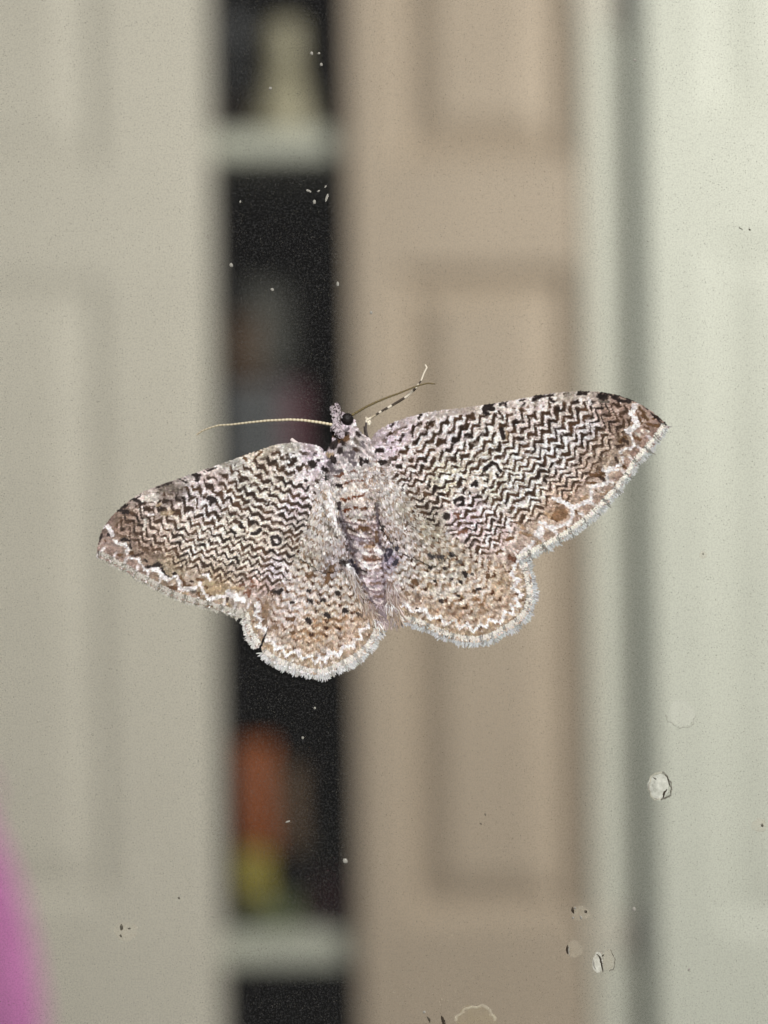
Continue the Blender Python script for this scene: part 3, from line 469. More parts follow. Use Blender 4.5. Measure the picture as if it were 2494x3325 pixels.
for poly, term, cst, vb, sd, K in ((RFo, RF_TERM, RF_COSTA, (271, -207), 301, (2500, 49)), (LFo, LF_TERM, LF_COSTA, (1340, -124), 302, (2200, 43))):
    x0_, y0_ = np.min(poly, 0); x1_, y1_ = np.max(poly, 0)
    sl = (slice(int(y0_ - Y0), int(y1_ - Y0) + 1), slice(int(x0_ - X0), int(x1_ - X0) + 1)); X, Y = gx[sl].astype(float), gy[sl].astype(float)
    st = np.full(X.shape, 1e9); co = np.full(X.shape, 1e9)
    for a_, b_ in zip(term[:-1], term[1:]): st = np.minimum(st, np.hypot(*( (lambda t: (X - a_[0] - t * (b_[0] - a_[0]), Y - a_[1] - t * (b_[1] - a_[1])))(np.clip(((X - a_[0]) * (b_[0] - a_[0]) + (Y - a_[1]) * (b_[1] - a_[1])) / ((b_[0] - a_[0]) ** 2 + (b_[1] - a_[1]) ** 2), 0, 1)))))
    for a_, b_ in zip(cst[:-1], cst[1:]): co = np.minimum(co, np.hypot(*( (lambda t: (X - a_[0] - t * (b_[0] - a_[0]), Y - a_[1] - t * (b_[1] - a_[1])))(np.clip(((X - a_[0]) * (b_[0] - a_[0]) + (Y - a_[1]) * (b_[1] - a_[1])) / ((b_[0] - a_[0]) ** 2 + (b_[1] - a_[1]) ** 2), 0, 1)))))
    ins = inside(poly, X, Y)
    RR, TT = K; r = np.hypot(X - vb[0], Y - vb[1]); sc = (r / RR - .55) / .45
    ph = (np.arctan2(Y - vb[1], X - vb[0]) * RR / TT + .5 * (vnoise(X, Y, 110, sd) - .5) + .14 * (vnoise(X, Y, 22, sd + 20) - .5)) % 1
    tri = np.where(ph < .54, ph / .54, (1 - ph) / .46) - .5
    amp = 24 * sc * (.75 + .5 * vnoise(X, Y, 60, sd + 21))
    bend = .60 * np.clip(260 - co, 0, 260) ** 2 / 520 - 30
    ss = RR - r
    w_ = ss - bend + amp * tri + 20 * (vnoise(X, Y, 110, sd + 1) - .5) + 10 * (vnoise(X, Y, 20, sd + 2) - .5) + 4.5 * (vnoise(X, Y, 6, sd + 3) - .5)
    P_ = 26.0
    w_ = w_ + .00018 * ss ** 2
    f_ = (w_ / P_) % 1
    wd = .258 + .14 * (vnoise(X, Y, 30, sd + 4) - .5) + .09 * (vnoise(X, Y, 9, sd + 5) - .5)
    dd = np.abs(f_ - .5) - wd                                        # <0 in the dark line
    soft = .09
    k = np.clip(.5 - dd / soft * .5, 0, 1)
    zone = ins * np.clip((st - 62 - 26 * vnoise(X, Y, 40, sd + 6)) / 30, 0, 1) * np.clip((co - 8 - 18 * vnoise(X, Y, 34, sd + 7)) / 9, 0, 1)
    inn = np.hypot(X - (RB0 if sd == 301 else LB0)[0], Y - (RB0 if sd == 301 else LB0)[1])
    zone = zone * np.clip((inn - 50) / 40, 0, 1)
    for (kx, ky, kr) in KEEP: zone = zone * np.clip((np.hypot(X - kx, Y - ky) - kr) / 5, 0, 1)
    # the discal area: paler with the lines broken
    brk = np.clip((vnoise(X, Y, 20, sd + 8) - .10) * 9, .3, 1)
    near = np.clip((co - 8) / 50, 0, 1); base_ = np.clip((inn - 60) / 120, 0, 1)
    brk = np.minimum(brk, np.clip((vnoise(X, Y, 13, sd + 9) - .40 + .40 * near) * 6, .1, 1)); brk = np.minimum(brk, np.clip((vnoise(X, Y, 12, sd + 10) - .38 + .38 * base_) * 6, 0, 1))
    tone = vnoise(X, Y, 26, sd + 11)[..., None]; dist_ = np.clip((150 - st) / 90, 0, 1)[..., None]
    dark = np.array([34., 25, 20]) * (1 - tone * .7) + np.array([112., 82, 56]) * tone * .7
    dark = dark * (1 - dist_ * .75) + np.array([104., 80, 58]) * dist_ * .75
    lgt = np.clip(IMG[sl] * 1.10 + np.array([10., 9, 11]), 0, 250); mid = IMG[sl] * np.array([.80, .77, .72])
    e_ = np.clip((dd - .13) / .10, 0, 1)[..., None] * np.clip(vnoise(X, Y, 15, sd + 12) * 2.4 - .7, 0, 1)[..., None]
    col = lgt * (1 - e_) + mid * e_
    kk = (k * brk)[..., None]
    col = col * (1 - kk) + dark * kk
    tb = ins * np.clip((46 + 10 * tri - st) / 8, 0, 1); pale = np.clip((-.22 - tri) * 6, 0, 1)
    IMG[sl] = IMG[sl] * (1 - (tb * (1 - pale) * .17)[..., None] * np.array([.85, 1, 1.1])); IMG[sl] += ((236 - IMG[sl]) * (tb * pale * .7)[..., None])
    z = zone[..., None]
    IMG[sl] = IMG[sl] * (1 - z) + col * z
    ZONE[sl] = np.maximum(ZONE[sl], zone); ZD[sl] = np.maximum(ZD[sl], zone * kk[..., 0])
def skip(c, pts):
    x = sum(p[0] for p in pts) / len(pts); y = sum(p[1] for p in pts) / len(pts)
    i = int(np.clip(x - X0, 0, X1 - X0 - 1)); j = int(np.clip(y - Y0, 0, Y1 - Y0 - 1))
    return ZONE[j, i] > .45 and c in 'kdgbqp'
def paint(lines, order):
    items = []
    for ln in [l for l in lines.split('\n') if l.strip()]:
        parts = ln.split('|'); ox, oy, s = CR[parts[0]]
        for p in parts[1:]:
            hd, *pts = p.split()
            c = hd[0] if hd[0].isalpha() else 'k'; wd = float(hd.lstrip('abcdefghijklmnopqrstuvwxyzR'))
            pts = [(ox + float(a.split(',')[0]) * s, oy + float(a.split(',')[1]) * s) for a in pts]
            if skip(c, pts): continue
            bd = parts[0] in 'MN'
            if parts[0] in 'DGF' and c == 'w': wd *= 1.25
            if bd: wd *= (1.6 if c not in 'rR' else 1.0)
            if parts[0] in 'PQ' and c == 'k': wd *= .8
            items.append((order.get(c, 5), c, wd * s / 2, pts))
    items.sort(key=lambda t: t[0])
    for _, c, r, pts in items:
        xs = [p[0] for p in pts]; ys = [p[1] for p in pts]; pad = r + 8
        a = max(0, int(min(xs) - pad - X0)); b = min(X1 - X0, int(max(xs) + pad - X0) + 1)
        e = max(0, int(min(ys) - pad - Y0)); f_ = min(Y1 - Y0, int(max(ys) + pad - Y0) + 1)
        if a >= b or e >= f_: continue
        sl = (slice(e, f_), slice(a, b)); X = gx[sl]; Y = gy[sl]
        d = np.full(X.shape, 1e9)
        if len(pts) == 1: pts = pts * 2
        for (p, q_) in zip(pts[:-1], pts[1:]): d = np.minimum(d, dist_seg(X, Y, *p, *q_))
        soft = 5.0 if c in 'mogv' and r > 6 else 2.2
        if c in 'kdbq' and r < 12: DM[sl] = np.minimum(DM[sl], d - r)
        k = np.clip((r + (1.3 if c in 'kdbq' else .4) + wob[sl] * (1.0 if c in 'kdbq' else 1.4) - d) / soft + .5, 0, 1)[..., None]
        jit = 1 + (vnoise(X, Y, 9, 31) - .5)[..., None] * .35
        IMG[sl] = IMG[sl] * (1 - k * .95) + k * .95 * np.array(PAL[c], float) * jit
paint(ST, dict(m=0, o=0, v=0, g=1, p=1, r=2, b=2, R=3, d=3, q=4, k=5))
wm = inside(RFo, gx, gy) | inside(LFo, gx, gy)
hs = np.clip((BASEL - 176) / 20, 0, 1) * wm * (1 - ZONE)
dmw = DM + wob * .6
halo = np.exp(-((dmw - 6.5) / 3.6) ** 2) * (dmw > 1.5) * hs
mid = np.clip((dmw - 11) / 4, 0, 1) * hs * np.clip((.75 - vnoise(gx, gy, 12, 61)) * 3, 0, 1)
IMG = IMG + (np.clip(IMG * 1.16 + 6, 0, 250) - IMG) * (halo * .85)[..., None]
IMG = IMG * (1 - .20 * mid[..., None] * np.array([.85, .95, 1.1]))
# scalloped pale lines of the hindwings
for poly, b, sd in ((RHo, (1215, 1560), 3), (LHo, (1110, 1570), 4)):
    x0_, y0_ = np.min(poly, 0); x1_, y1_ = np.max(poly, 0)
    sl = (slice(int(y0_ - Y0), int(y1_ - Y0)), slice(int(x0_ - X0), int(x1_ - X0))); X, Y = gx[sl], gy[sl]
    d = np.hypot(X - b[0], Y - b[1]); an = np.arctan2(Y - b[1], X - b[0])
    tri = np.abs(((an * 11 + .2 * vnoise(X, Y, 60, sd)) % 1) - .5) * 2
    ph = ((d + 15 * tri + 16 * vnoise(X, Y, 55, sd + 1) + 5 * vnoise(X, Y, 9, sd + 7)) / 27.0) % 1
    ln = np.clip(1 - np.abs(ph - .5) / .2, 0, 1); gap = np.clip((np.abs(ph - .5) - .28) / .12, 0, 1)
    brk = np.clip(vnoise(X, Y, 11, sd + 2) * 2.2 - .4, 0, 1)
    mk = inside(poly, X, Y) * ~(inside(RFo, X, Y) | inside(LFo, X, Y)) * (np.clip((DM[sl] - 1) / 3, 0, 1))
    spots_ = 1.5 * gap * np.clip((.42 - tri) * 5, 0, 1) * np.clip((vnoise(X, Y, 24, sd + 5) - .3) * 5, 0, 1) * (np.hypot(X - b[0], Y - b[1]) > 150)
    IMG[sl] += ((240 - IMG[sl]) * (ln * brk * mk * .62)[..., None])
    IMG[sl] *= 1 - (gap * mk * .26 * (.4 + brk))[..., None] * np.array([.75, 1.0, 1.25])
    IMG[sl] *= 1 - (spots_ * mk * .5)[..., None] * np.array([.8, 1.0, 1.15])
for poly, out, sd in ((RHo, RH_OUT, 401), (LHo, LH_OUT + LH_OUT2, 402)):
    x0_, y0_ = np.min(poly, 0); x1_, y1_ = np.max(poly, 0)
    sl = (slice(int(y0_ - Y0), int(y1_ - Y0)), slice(int(x0_ - X0), int(x1_ - X0))); X, Y = gx[sl].astype(float), gy[sl].astype(float)
    dm = np.full(X.shape, 1e9); ar = np.zeros(X.shape); acc = 0
    pl = smooth_poly(out, 2, False)
    for a_, b_ in zip(pl[:-1], pl[1:]):
        L_2 = (b_[0] - a_[0]) ** 2 + (b_[1] - a_[1]) ** 2; t = np.clip(((X - a_[0]) * (b_[0] - a_[0]) + (Y - a_[1]) * (b_[1] - a_[1])) / L_2, 0, 1)
        d = np.hypot(X - a_[0] - t * (b_[0] - a_[0]), Y - a_[1] - t * (b_[1] - a_[1])); m_ = d < dm
        dm[m_] = d[m_]; ar[m_] = (acc + t * math.sqrt(L_2))[m_]; acc += math.sqrt(L_2)
    mk = inside(poly, X, Y) * ~(inside(RFo, X, Y) | inside(LFo, X, Y))
    p_ = ((ar + 14 * vnoise(X, Y, 50, sd)) / 54) % 1; tr = np.abs(p_ - .5) * 2
    e1 = dm + 5 * (vnoise(X, Y, 9, sd + 1) - .5) + 10 * (vnoise(X, Y, 45, sd + 4) - .5)
    line = np.clip((8.5 - np.abs(e1 - (36 + 24 * tr))) / 3, 0, 1) * np.clip(vnoise(X, Y, 22, sd + 2) * 3 + .2, .7, 1)
    cell = np.clip((34 + 24 * tr - 6 - e1) / 4, 0, 1) * np.clip((e1 - 7) / 5, 0, 1) * np.clip((1.02 - tr) / .3, 0, 1)
    band = np.clip((e1 - 46 - 24 * tr) / 6, 0, 1) * np.clip((104 + 16 * tr - e1) / 24, 0, 1)
    for k_, c_, o_ in ((band, (170, 150, 130), .5), (cell, (160, 142, 118), .85), (line, (246, 242, 238), 1.0)):
        kk = (k_ * mk * o_)[..., None]; IMG[sl] = IMG[sl] * (1 - kk) + np.array(c_, float) * kk * (1 + .25 * (vnoise(X, Y, 8, sd + 3) - .5))[..., None]
AXB = [(1158, 1600, 62), (1170, 1690, 52), (1192, 1790, 42), (1214, 1890, 31), (1233, 1965, 15)]
def axb(y):
    ys = [a[1] for a in AXB]; return np.interp(y, ys, [a[0] for a in AXB]), np.interp(y, ys, [a[2] for a in AXB])
def raw(pts, r, c, a=.9):
    pad = r + 6; xs = [p[0] for p in pts]; ys = [p[1] for p in pts]
    sl = (slice(int(min(ys) - pad - Y0), int(max(ys) + pad - Y0)), slice(int(min(xs) - pad - X0), int(max(xs) + pad - X0))); X = gx[sl]; Y = gy[sl]
    d = np.full(X.shape, 1e9)
    for p, q_ in zip(pts[:-1], pts[1:]): d = np.minimum(d, dist_seg(X, Y, *p, *q_))
    kk = np.clip((r + wob[sl] * .8 - d) / 2.5 + .5, 0, 1)[..., None] * a * np.clip(.5 + vnoise(X, Y, 10, 88), 0, 1)[..., None]
    IMG[sl] = IMG[sl] * (1 - kk) + np.array(c, float) * kk
for y in range(1694, 1960, 43):
    cx, r_ = axb(y); arc = [(cx + r_ * u_, y + .12 * r_ * u_ + 9 * (1 - u_ * u_)) for u_ in np.linspace(-1, 1, 9)]
    raw(arc, 2.4, (112, 92, 92), .8); raw([(a, b - 8) for a, b in arc], 4.0, (238, 226, 220), .75)
    if y > 1700:
        for sg in (-.35, .35): raw([(cx + sg * r_ - 5, y - 20), (cx + sg * r_ + 5, y - 19)], 5, (112, 84, 66), .75)
for sg in (-1, 1): raw([(axb(y)[0] + sg * axb(y)[1] * 1.04, y) for y in range(1640, 1965, 20)], 3.6, (96, 84, 92), .6)
paint(WH, dict(y=0, w=1, m=0))
IMG = np.clip(IMG, 8, 255)
IMG *= np.array([1.01, 1.0, 1.01])
bodyz = inside([(1060, 1320), (1150, 1320), (1235, 1470), (1245, 1700), (1290, 1990), (1200, 2010), (1110, 1700), (1040, 1560), (1030, 1450)], gx, gy)
sp = vnoise(gx, gy, 4.5, 71) * .55 + vnoise(gx, gy, 8, 72) * .45
L_ = IMG.mean(-1, keepdims=True)
amp = np.clip((L_ - 70) / 90, 0, 1) * (np.where(wm, .24, .30) + .12 * bodyz)[..., None]
IMG = IMG * (1 + ((sp - .5)[..., None] * 2 * amp))
hi = np.clip((sp - .68) * 7, 0, 1)[..., None] * np.clip((L_ - 90) / 60, 0, 1)
IMG = IMG + (np.array([250, 246, 242.]) - IMG) * hi * .5
lo = np.clip((.30 - vnoise(gx, gy, 8, 73) * .6 - vnoise(gx, gy, 5, 74) * .4) * 9, 0, 1)[..., None] * (.55 - .25 * wm[..., None])
IMG = IMG * (1 - lo * np.array([.45, .5, .55]))
IMG = np.clip(IMG, 8, 252)
LIN = s2l(IMG)
def sample(px, py):
    i = np.clip(np.round(np.asarray(px) - X0).astype(int), 0, X1 - X0 - 1); j = np.clip(np.round(np.asarray(py) - Y0).astype(int), 0, Y1 - Y0 - 1)
    return LIN[j, i]

# ------------------------------------------------------------------ moth builders
M_SCALE = mat('moth_scales', rough=0.62, spec=0.22, attr=True)
M_MEMB = mat('moth_membrane', rough=0.7, spec=0.15, attr=True)
M_HAIR = mat('moth_hair', rough=0.55, spec=0.3, attr=True, sheen=0.15)
M_EYE = mat('moth_eye', s2l((24, 18, 18)), 0.55, 0.3, bump=(9000, .5, .0001))
rng = np.random.RandomState(7)

def flakes(px, py, h, dx, dy, L, W, cols, lift, curl=0.6, roll=0.8):
    """petal shaped scales: base at (px,py,h) pointing along (dx,dy)"""
    n = len(px); qx, qy = -dy, dx
    rl = (rng.rand(n) - .5) * 2 * roll
    T = [(0.0, -.30, 0), (0.0, .30, 0), (.62, .5, .75), (.92, .28, 1.0), (1.0, -.05, 1.05), (.9, -.34, 1.0), (.55, -.5, .7)]
    V = np.zeros((n, 7, 3))
    for k, (a, b, c) in enumerate(T):
        V[:, k] = P(px + dx * L * a + qx * W * b, py + dy * L * a + qy * W * b, h + lift * c * (1 + 0 * a) + rl * b * 2)
    F = (np.arange(n)[:, None] * 7 + np.arange(7)[None]).astype(np.int32)
    C = np.repeat(cols[:, None, :], 7, 1)
    C[:, :2] *= .92
    return V.reshape(-1, 3), F, C.reshape(-1, 3)

def jitter(c, amt=0.14):
    n = len(c)
    return np.clip(c * (1 + (rng.randn(n, 1)) * amt) * (1 + rng.randn(n, 3) * .025), 0.002, .95)

def grid_wing(name, poly, hfun, parent, step=3.2, label=None):
    x0, y0 = poly.min(0); x1, y1 = poly.max(0)
    xs = np.arange(x0, x1 + step, step); ys = np.arange(y0, y1 + step, step)
    X, Y = np.meshgrid(xs, ys); ins = inside(poly, X, Y)
    keep = ins[:-1, :-1] & ins[1:, :-1] & ins[:-1, 1:] & ins[1:, 1:]
    idx = -np.ones(X.shape, int); used = np.zeros(X.shape, bool)
    used[:-1, :-1] |= keep; used[1:, :-1] |= keep; used[:-1, 1:] |= keep; used[1:, 1:] |= keep
    idx[used] = np.arange(used.sum()); N = used.sum()
    px, py = X[used], Y[used]; h = hfun(px, py)
    top = P(px, py, h); bot = P(px, py, h - 2.0)
    j, i = np.nonzero(keep)
    q = np.stack([idx[j, i], idx[j + 1, i], idx[j + 1, i + 1], idx[j, i + 1]], -1)
    V = np.vstack([top, bot]); F = np.vstack([q, q[:, ::-1] + N])
    C = sample(px, py) * .9; C = np.vstack([C, C * .8])
    o = mesh_obj(name, V, F, M_MEMB, parent, C)
    if label: o['label'] = label
    return o

def scatter_wing(poly, hfun, base, parent, spacing=3.0, L=8.2, W=4.7, seed=1, lift=2.0, lean=None, amt=.15):
    rs = np.random.RandomState(seed)
    x0, y0 = poly.min(0); x1, y1 = poly.max(0)
    X, Y = np.meshgrid(np.arange(x0, x1, spacing), np.arange(y0, y1, spacing))
    X = X.ravel() + (rs.rand(X.size) - .5) * spacing * 1.2; Y = Y.ravel() + (rs.rand(Y.size) - .5) * spacing * 1.2
    m_ = inside(poly, X, Y); X, Y = X[m_], Y[m_]
    d = np.hypot(X - base[0], Y - base[1]) + 1
    ang = np.arctan2(Y - base[1], X - base[0]) + rs.randn(len(X)) * .22
    dx, dy = np.cos(ang), np.sin(ang)
    Ls = L * (.8 + .4 * rs.rand(len(X))); Ws = W * (.8 + .4 * rs.rand(len(X)))
    c = jitter(sample(X + dx * Ls * .1, Y + dy * Ls * .1), amt)
    h = hfun(X, Y) + .4 + rs.rand(len(X)) * .8
    V, F, C = flakes(X - dx * Ls * .45, Y - dy * Ls * .45, h, dx, dy, Ls, Ws, c, lift * (.5 + rs.rand(len(X))))
    return mesh_obj('scales', V, F, M_SCALE, parent, C, smooth=False, kind='stuff')

def fringe(edge, hfun, parent, cen, length, seed, colf, step=1.1, layers=5, wmul=1.0):
    rs = np.random.RandomState(seed)
    e = resample(edge, step); n = len(e)
    t = np.gradient(e, axis=0); t /= np.hypot(*t.T)[:, None]
    nx, ny = t[:, 1], -t[:, 0]
    s = np.sign((e[:, 0] - cen[0]) * nx + (e[:, 1] - cen[1]) * ny); s = np.median(s)
    nx, ny = nx * s, ny * s
    Vs, Fs, Cs = [], [], []; off = 0
    for k in range(layers):
        ang = np.arctan2(ny, nx) + rs.randn(n) * .30
        dx, dy = np.cos(ang), np.sin(ang)
        arc = np.arange(n) * step
        clump = .58 + .62 * vnoise(arc, arc * 0 + seed * 9, 19, seed + 3) + .5 * (vnoise(arc, arc * 0, 6, seed + 4) - .5)
        L = length * clump * (.8 + .35 * rs.rand(n)) * (1.0 - .15 * k)
        W = (2.2 + 2.2 * rs.rand(n)) * wmul
        x = e[:, 0] - nx * (1 + 4 * k) + rs.randn(n) * 2; y = e[:, 1] - ny * (1 + 4 * k) + rs.randn(n) * 2
        c = s2l(colf(arc, k, rs, n))
        h = hfun(x, y) + .3 + k * 1.2 + rs.rand(n)
        V, F, C = flakes(x, y, h, dx, dy, L, W, jitter(c, .1), rs.rand(n) * 3 - 2)
        Vs.append(V); Fs.append(F + off); Cs.append(C); off += len(V)
    return mesh_obj('fringe', np.vstack(Vs), np.vstack(Fs), M_SCALE, parent, np.vstack(Cs), smooth=False, kind='stuff')

def fcol(arc, k, rs, n, base=(214, 215, 216), inner=(240, 236, 228), dark=(128, 126, 124), period=47, darkw=.28):
    ph = (arc / period + .3 * vnoise(arc, arc * 0, 40, 3)) % 1
    c = np.tile(np.array(base, float), (n, 1)) * (.86 + .2 * rs.rand(n, 1)) if k < 3 else np.tile(np.array(inner, float), (n, 1))
    isd = (ph < darkw) & (rs.rand(n) < .75)
    c[isd] = dark
    return c

def tube(name, pts, radii, parent, m, colsf=None, seg=8, h=None, kind=None):
    """pts: (n,3) of px,py,h"""
    p = np.array(pts, float); W = P(p[:, 0], p[:, 1], p[:, 2]); n = len(W)
    V = np.zeros((n, seg, 3)); T = np.gradient(W, axis=0)
    for i in range(n):
        t = T[i] / (np.linalg.norm(T[i]) + 1e-12); a = np.cross(t, (0, 1, 0.05)); a /= np.linalg.norm(a); b = np.cross(t, a)
        for k in range(seg):
            th = 2 * math.pi * k / seg; V[i, k] = W[i] + (a * math.cos(th) + b * math.sin(th)) * radii[i] * MM
    V = V.reshape(-1, 3); F = []
    for i in range(n - 1):
        for k in range(seg): F.append((i * seg + k, i * seg + (k + 1) % seg, (i + 1) * seg + (k + 1) % seg, (i + 1) * seg + k))
    F = np.array(F)
    C = None
    if colsf is not None: C = np.repeat(s2l(colsf(n)), seg, 0)
    return mesh_obj(name, V, F, m, parent, C, kind=kind)

moth = empty('moth', (0, 0, 0))
tag(moth, 'mottled grey brown moth with zigzag lined wings spread flat on the glass', 'moth')

RF = smooth_poly(RF, 1); LF = smooth_poly(LF, 1); RHp = smooth_poly(RH, 1); LHp = np.array(LH, float)
RB = (1190, 1480); LB = (1075, 1490)
def veins(base, ends):
    def f(x, y):
        z = 0
        for ex, ey in ends:
            d = dist_seg(x, y, base[0], base[1], ex, ey); z = z + 2.4 * np.exp(-(d / 5.0) ** 2)
        return z
    return f
vRF = veins(RB, [(2060, 1320), (2140, 1400), (2100, 1470), (2040, 1550), (1960, 1640), (1880, 1705), (1790, 1760), (1690, 1815), (1850, 1280)])
vLF = veins(LB, [(340, 1720), (330, 1800), (400, 1850), (480, 1890), (560, 1935), (650, 1960), (740, 1985), (800, 1980), (480, 1600)])
vRH = veins((1215, 1560), [(1700, 1850), (1720, 1950), (1670, 2020), (1580, 2075), (1480, 2070), (1380, 2030), (1300, 2010)])
vLH = veins((1110, 1570), [(800, 2030), (880, 2130), (960, 2165), (1040, 2180), (1120, 2150), (1190, 2100), (1230, 2040)])
def hwing(base, top, scale, low, vf, wave):
    def f(x, y):
        d = np.hypot(x - base[0], y - base[1])
        return low + (top - low) * np.exp(-d / scale) + vf(x, y) + wave * (vnoise(x, y, 70, 41) - .5) + 1.4 * vnoise(x, y, 12, 42)
    return f
hRF = hwing(RB, 56, 420, 22, vRF, 7); hLF = hwing(LB, 56, 400, 22, vLF, 7)
hRH = hwing(RB, 50, 420, 17, vRH, 7); hLH = hwing(LB, 50, 400, 17, vLH, 7)

def wing(name, poly, hf, base, seed, label, **kw):
    o = grid_wing(name, poly, hf, moth, label=label)
    scatter_wing(poly, hf, base, o, seed=seed, **kw)
    return o
hr = wing('hindwing', RHp, hRH, (1215, 1520), 4, 'right hindwing, pale and fringed with white', L=11, lift=2.8, amt=.15)
hl = wing('hindwing', LHp, hLH, (1100, 1520), 3, 'left hindwing with a narrow tear in its margin', L=11, lift=2.8, amt=.15)
fr = wing('forewing', RF, hRF, RB, 2, 'right forewing with brown tip, reaching highest')
fl = wing('forewing', LF, hLF, LB, 1, 'left forewing, darker brown at the tip')
fringe(smooth_poly(RH_OUT, 2, False), hRH, hr, (1450, 1850), 21, 51, lambda a, k, r, n: fcol(a, k, r, n, base=(196, 198, 198), inner=(226, 220, 210), dark=(150, 148, 142)))
fringe(smooth_poly(LH_OUT, 2, False), hLH, hl, (1000, 1900), 17, 52, lambda a, k, r, n: fcol(a, k, r, n, base=(224, 222, 216), dark=(190, 186, 180)))
fringe(smooth_poly(LH_OUT2, 2, False), hLH, hl, (1000, 1900), 22, 53, lambda a, k, r, n: fcol(a, k, r, n, base=(214, 214, 212), inner=(228, 222, 214), dark=(170, 166, 160)))
fringe(smooth_poly(RF_TERM, 2, False), hRF, fr, (1600, 1500), 17, 54, lambda a, k, r, n: fcol(a, k, r, n, base=(196, 198, 195), inner=(240, 234, 222), dark=(126, 124, 116), period=52, darkw=.22))
fringe(smooth_poly(LF_TERM, 2, False), hLF, fl, (700, 1700), 11, 55, lambda a, k, r, n: fcol(a, k, r, n, base=(196, 192, 180), inner=(206, 200, 190), dark=(140, 136, 124), period=44, darkw=.35))
# short scales roughening the leading edges
def costa(edge, hf, parent, seed):
    e = resample(smooth_poly(edge, 2, False), 2.2); n = len(e); rs = np.random.RandomState(seed)
    t = np.gradient(e, axis=0); t /= np.hypot(*t.T)[:, None]
    sgn = 1 if e[-1, 0] > e[0, 0] else 1
    nx, ny = t[:, 1], -t[:, 0]
    up = np.where(ny > 0, -1, 1); nx, ny = nx * up, ny * up
    ang = np.arctan2(t[:, 1] * .85 + ny * .3, t[:, 0] * .85 + nx * .3) + rs.randn(n) * .15
    x = e[:, 0] - nx * 2; y = e[:, 1] - ny * 2
    c = jitter(sample(e[:, 0] - nx * 7, e[:, 1] - ny * 7) * .95, .15)
    V, F, C = flakes(x, y, hf(x, y) + .5, np.cos(ang), np.sin(ang), 10 + 3 * rs.rand(n), 4.5 + 0 * x, c, 1.0 + rs.rand(n))
    mesh_obj('edge_scales', V, F, M_SCALE, parent, C, smooth=False, kind='stuff')
costa(RF_COSTA, hRF, fr, 61); costa(LF_COSTA, hLF, fl, 62)
def inner_scales(edge, hf, parent, cen, seed):
    e = resample(smooth_poly(edge, 2, False), .9); n = len(e); rs = np.random.RandomState(seed)
    t = np.gradient(e, axis=0); t /= np.hypot(*t.T)[:, None]; nx, ny = t[:, 1], -t[:, 0]
    sg = np.sign(np.median((e[:, 0] - cen[0]) * nx + (e[:, 1] - cen[1]) * ny)); nx, ny = nx * sg, ny * sg
    ang = np.arctan2(ny, nx) + rs.randn(n) * .5; off = rs.rand(n) * 14
    x = e[:, 0] - nx * off; y = e[:, 1] - ny * off
    c = jitter(sample(x + nx * 14, y + ny * 14), .15)
    V, F, C = flakes(x, y, hf(x, y) + 1, np.cos(ang), np.sin(ang), 13 + 5 * rs.rand(n), 5.5 + 0 * x, c, -4 * rs.rand(n))
    mesh_obj('margin_scales', V, F, M_SCALE, parent, C, smooth=False, kind='stuff')
inner_scales(RF_INNER, hRF, fr, (1600, 1500), 63); inner_scales(LF_INNER, hLF, fl, (700, 1700), 64)

# body: one continuous loft, head to tail
AX = np.array([(1106, 1340, 8), (1108, 1352, 26), (1112, 1375, 36), (1118, 1400, 36), (1126, 1422, 46), (1134, 1450, 74), (1140, 1485, 88), (1146, 1525, 84), (1152, 1560, 72), (1158, 1600, 68), (1163, 1640, 65), (1170, 1690, 59), (1180, 1740, 53), (1192, 1790, 49), (1204, 1840, 44), (1214, 1890, 37), (1224, 1935, 29), (1233, 1970, 18), (1240, 1992, 5)], float)
ax = resample(AX, 5.0)
nb = len(ax); SEG = 40; V = np.zeros((nb, SEG, 3)); T = np.gradient(ax[:, :2], axis=0); T /= np.hypot(*T.T)[:, None]
def body_pt(i, th, extra=0.0):
    r = ax[i, 2] + extra; seg_ = 1 + -.05 * math.sin(ax[i, 1] / 43 * 2 * math.pi) * (ax[i, 1] > 1560)
    r = r * seg_
    nx, ny = -T[i, 1], T[i, 0]
    return (ax[i, 0] + nx * r * math.cos(th), ax[i, 1] + ny * r * math.cos(th), 16 + .42 * ax[i, 2] + r * .48 * math.sin(th))
PX = np.zeros((nb, SEG, 3))
for i in range(nb):
    for k in range(SEG): PX[i, k] = body_pt(i, 2 * math.pi * k / SEG)
V = P(PX[..., 0], PX[..., 1], PX[..., 2]).reshape(-1, 3)
F = np.array([(i * SEG + k, i * SEG + (k + 1) % SEG, (i + 1) * SEG + (k + 1) % SEG, (i + 1) * SEG + k) for i in range(nb - 1) for k in range(SEG)])
C = sample(PX[..., 0].ravel(), PX[..., 1].ravel()) * .8
body = mesh_obj('body', V, F, M_MEMB, moth, C)
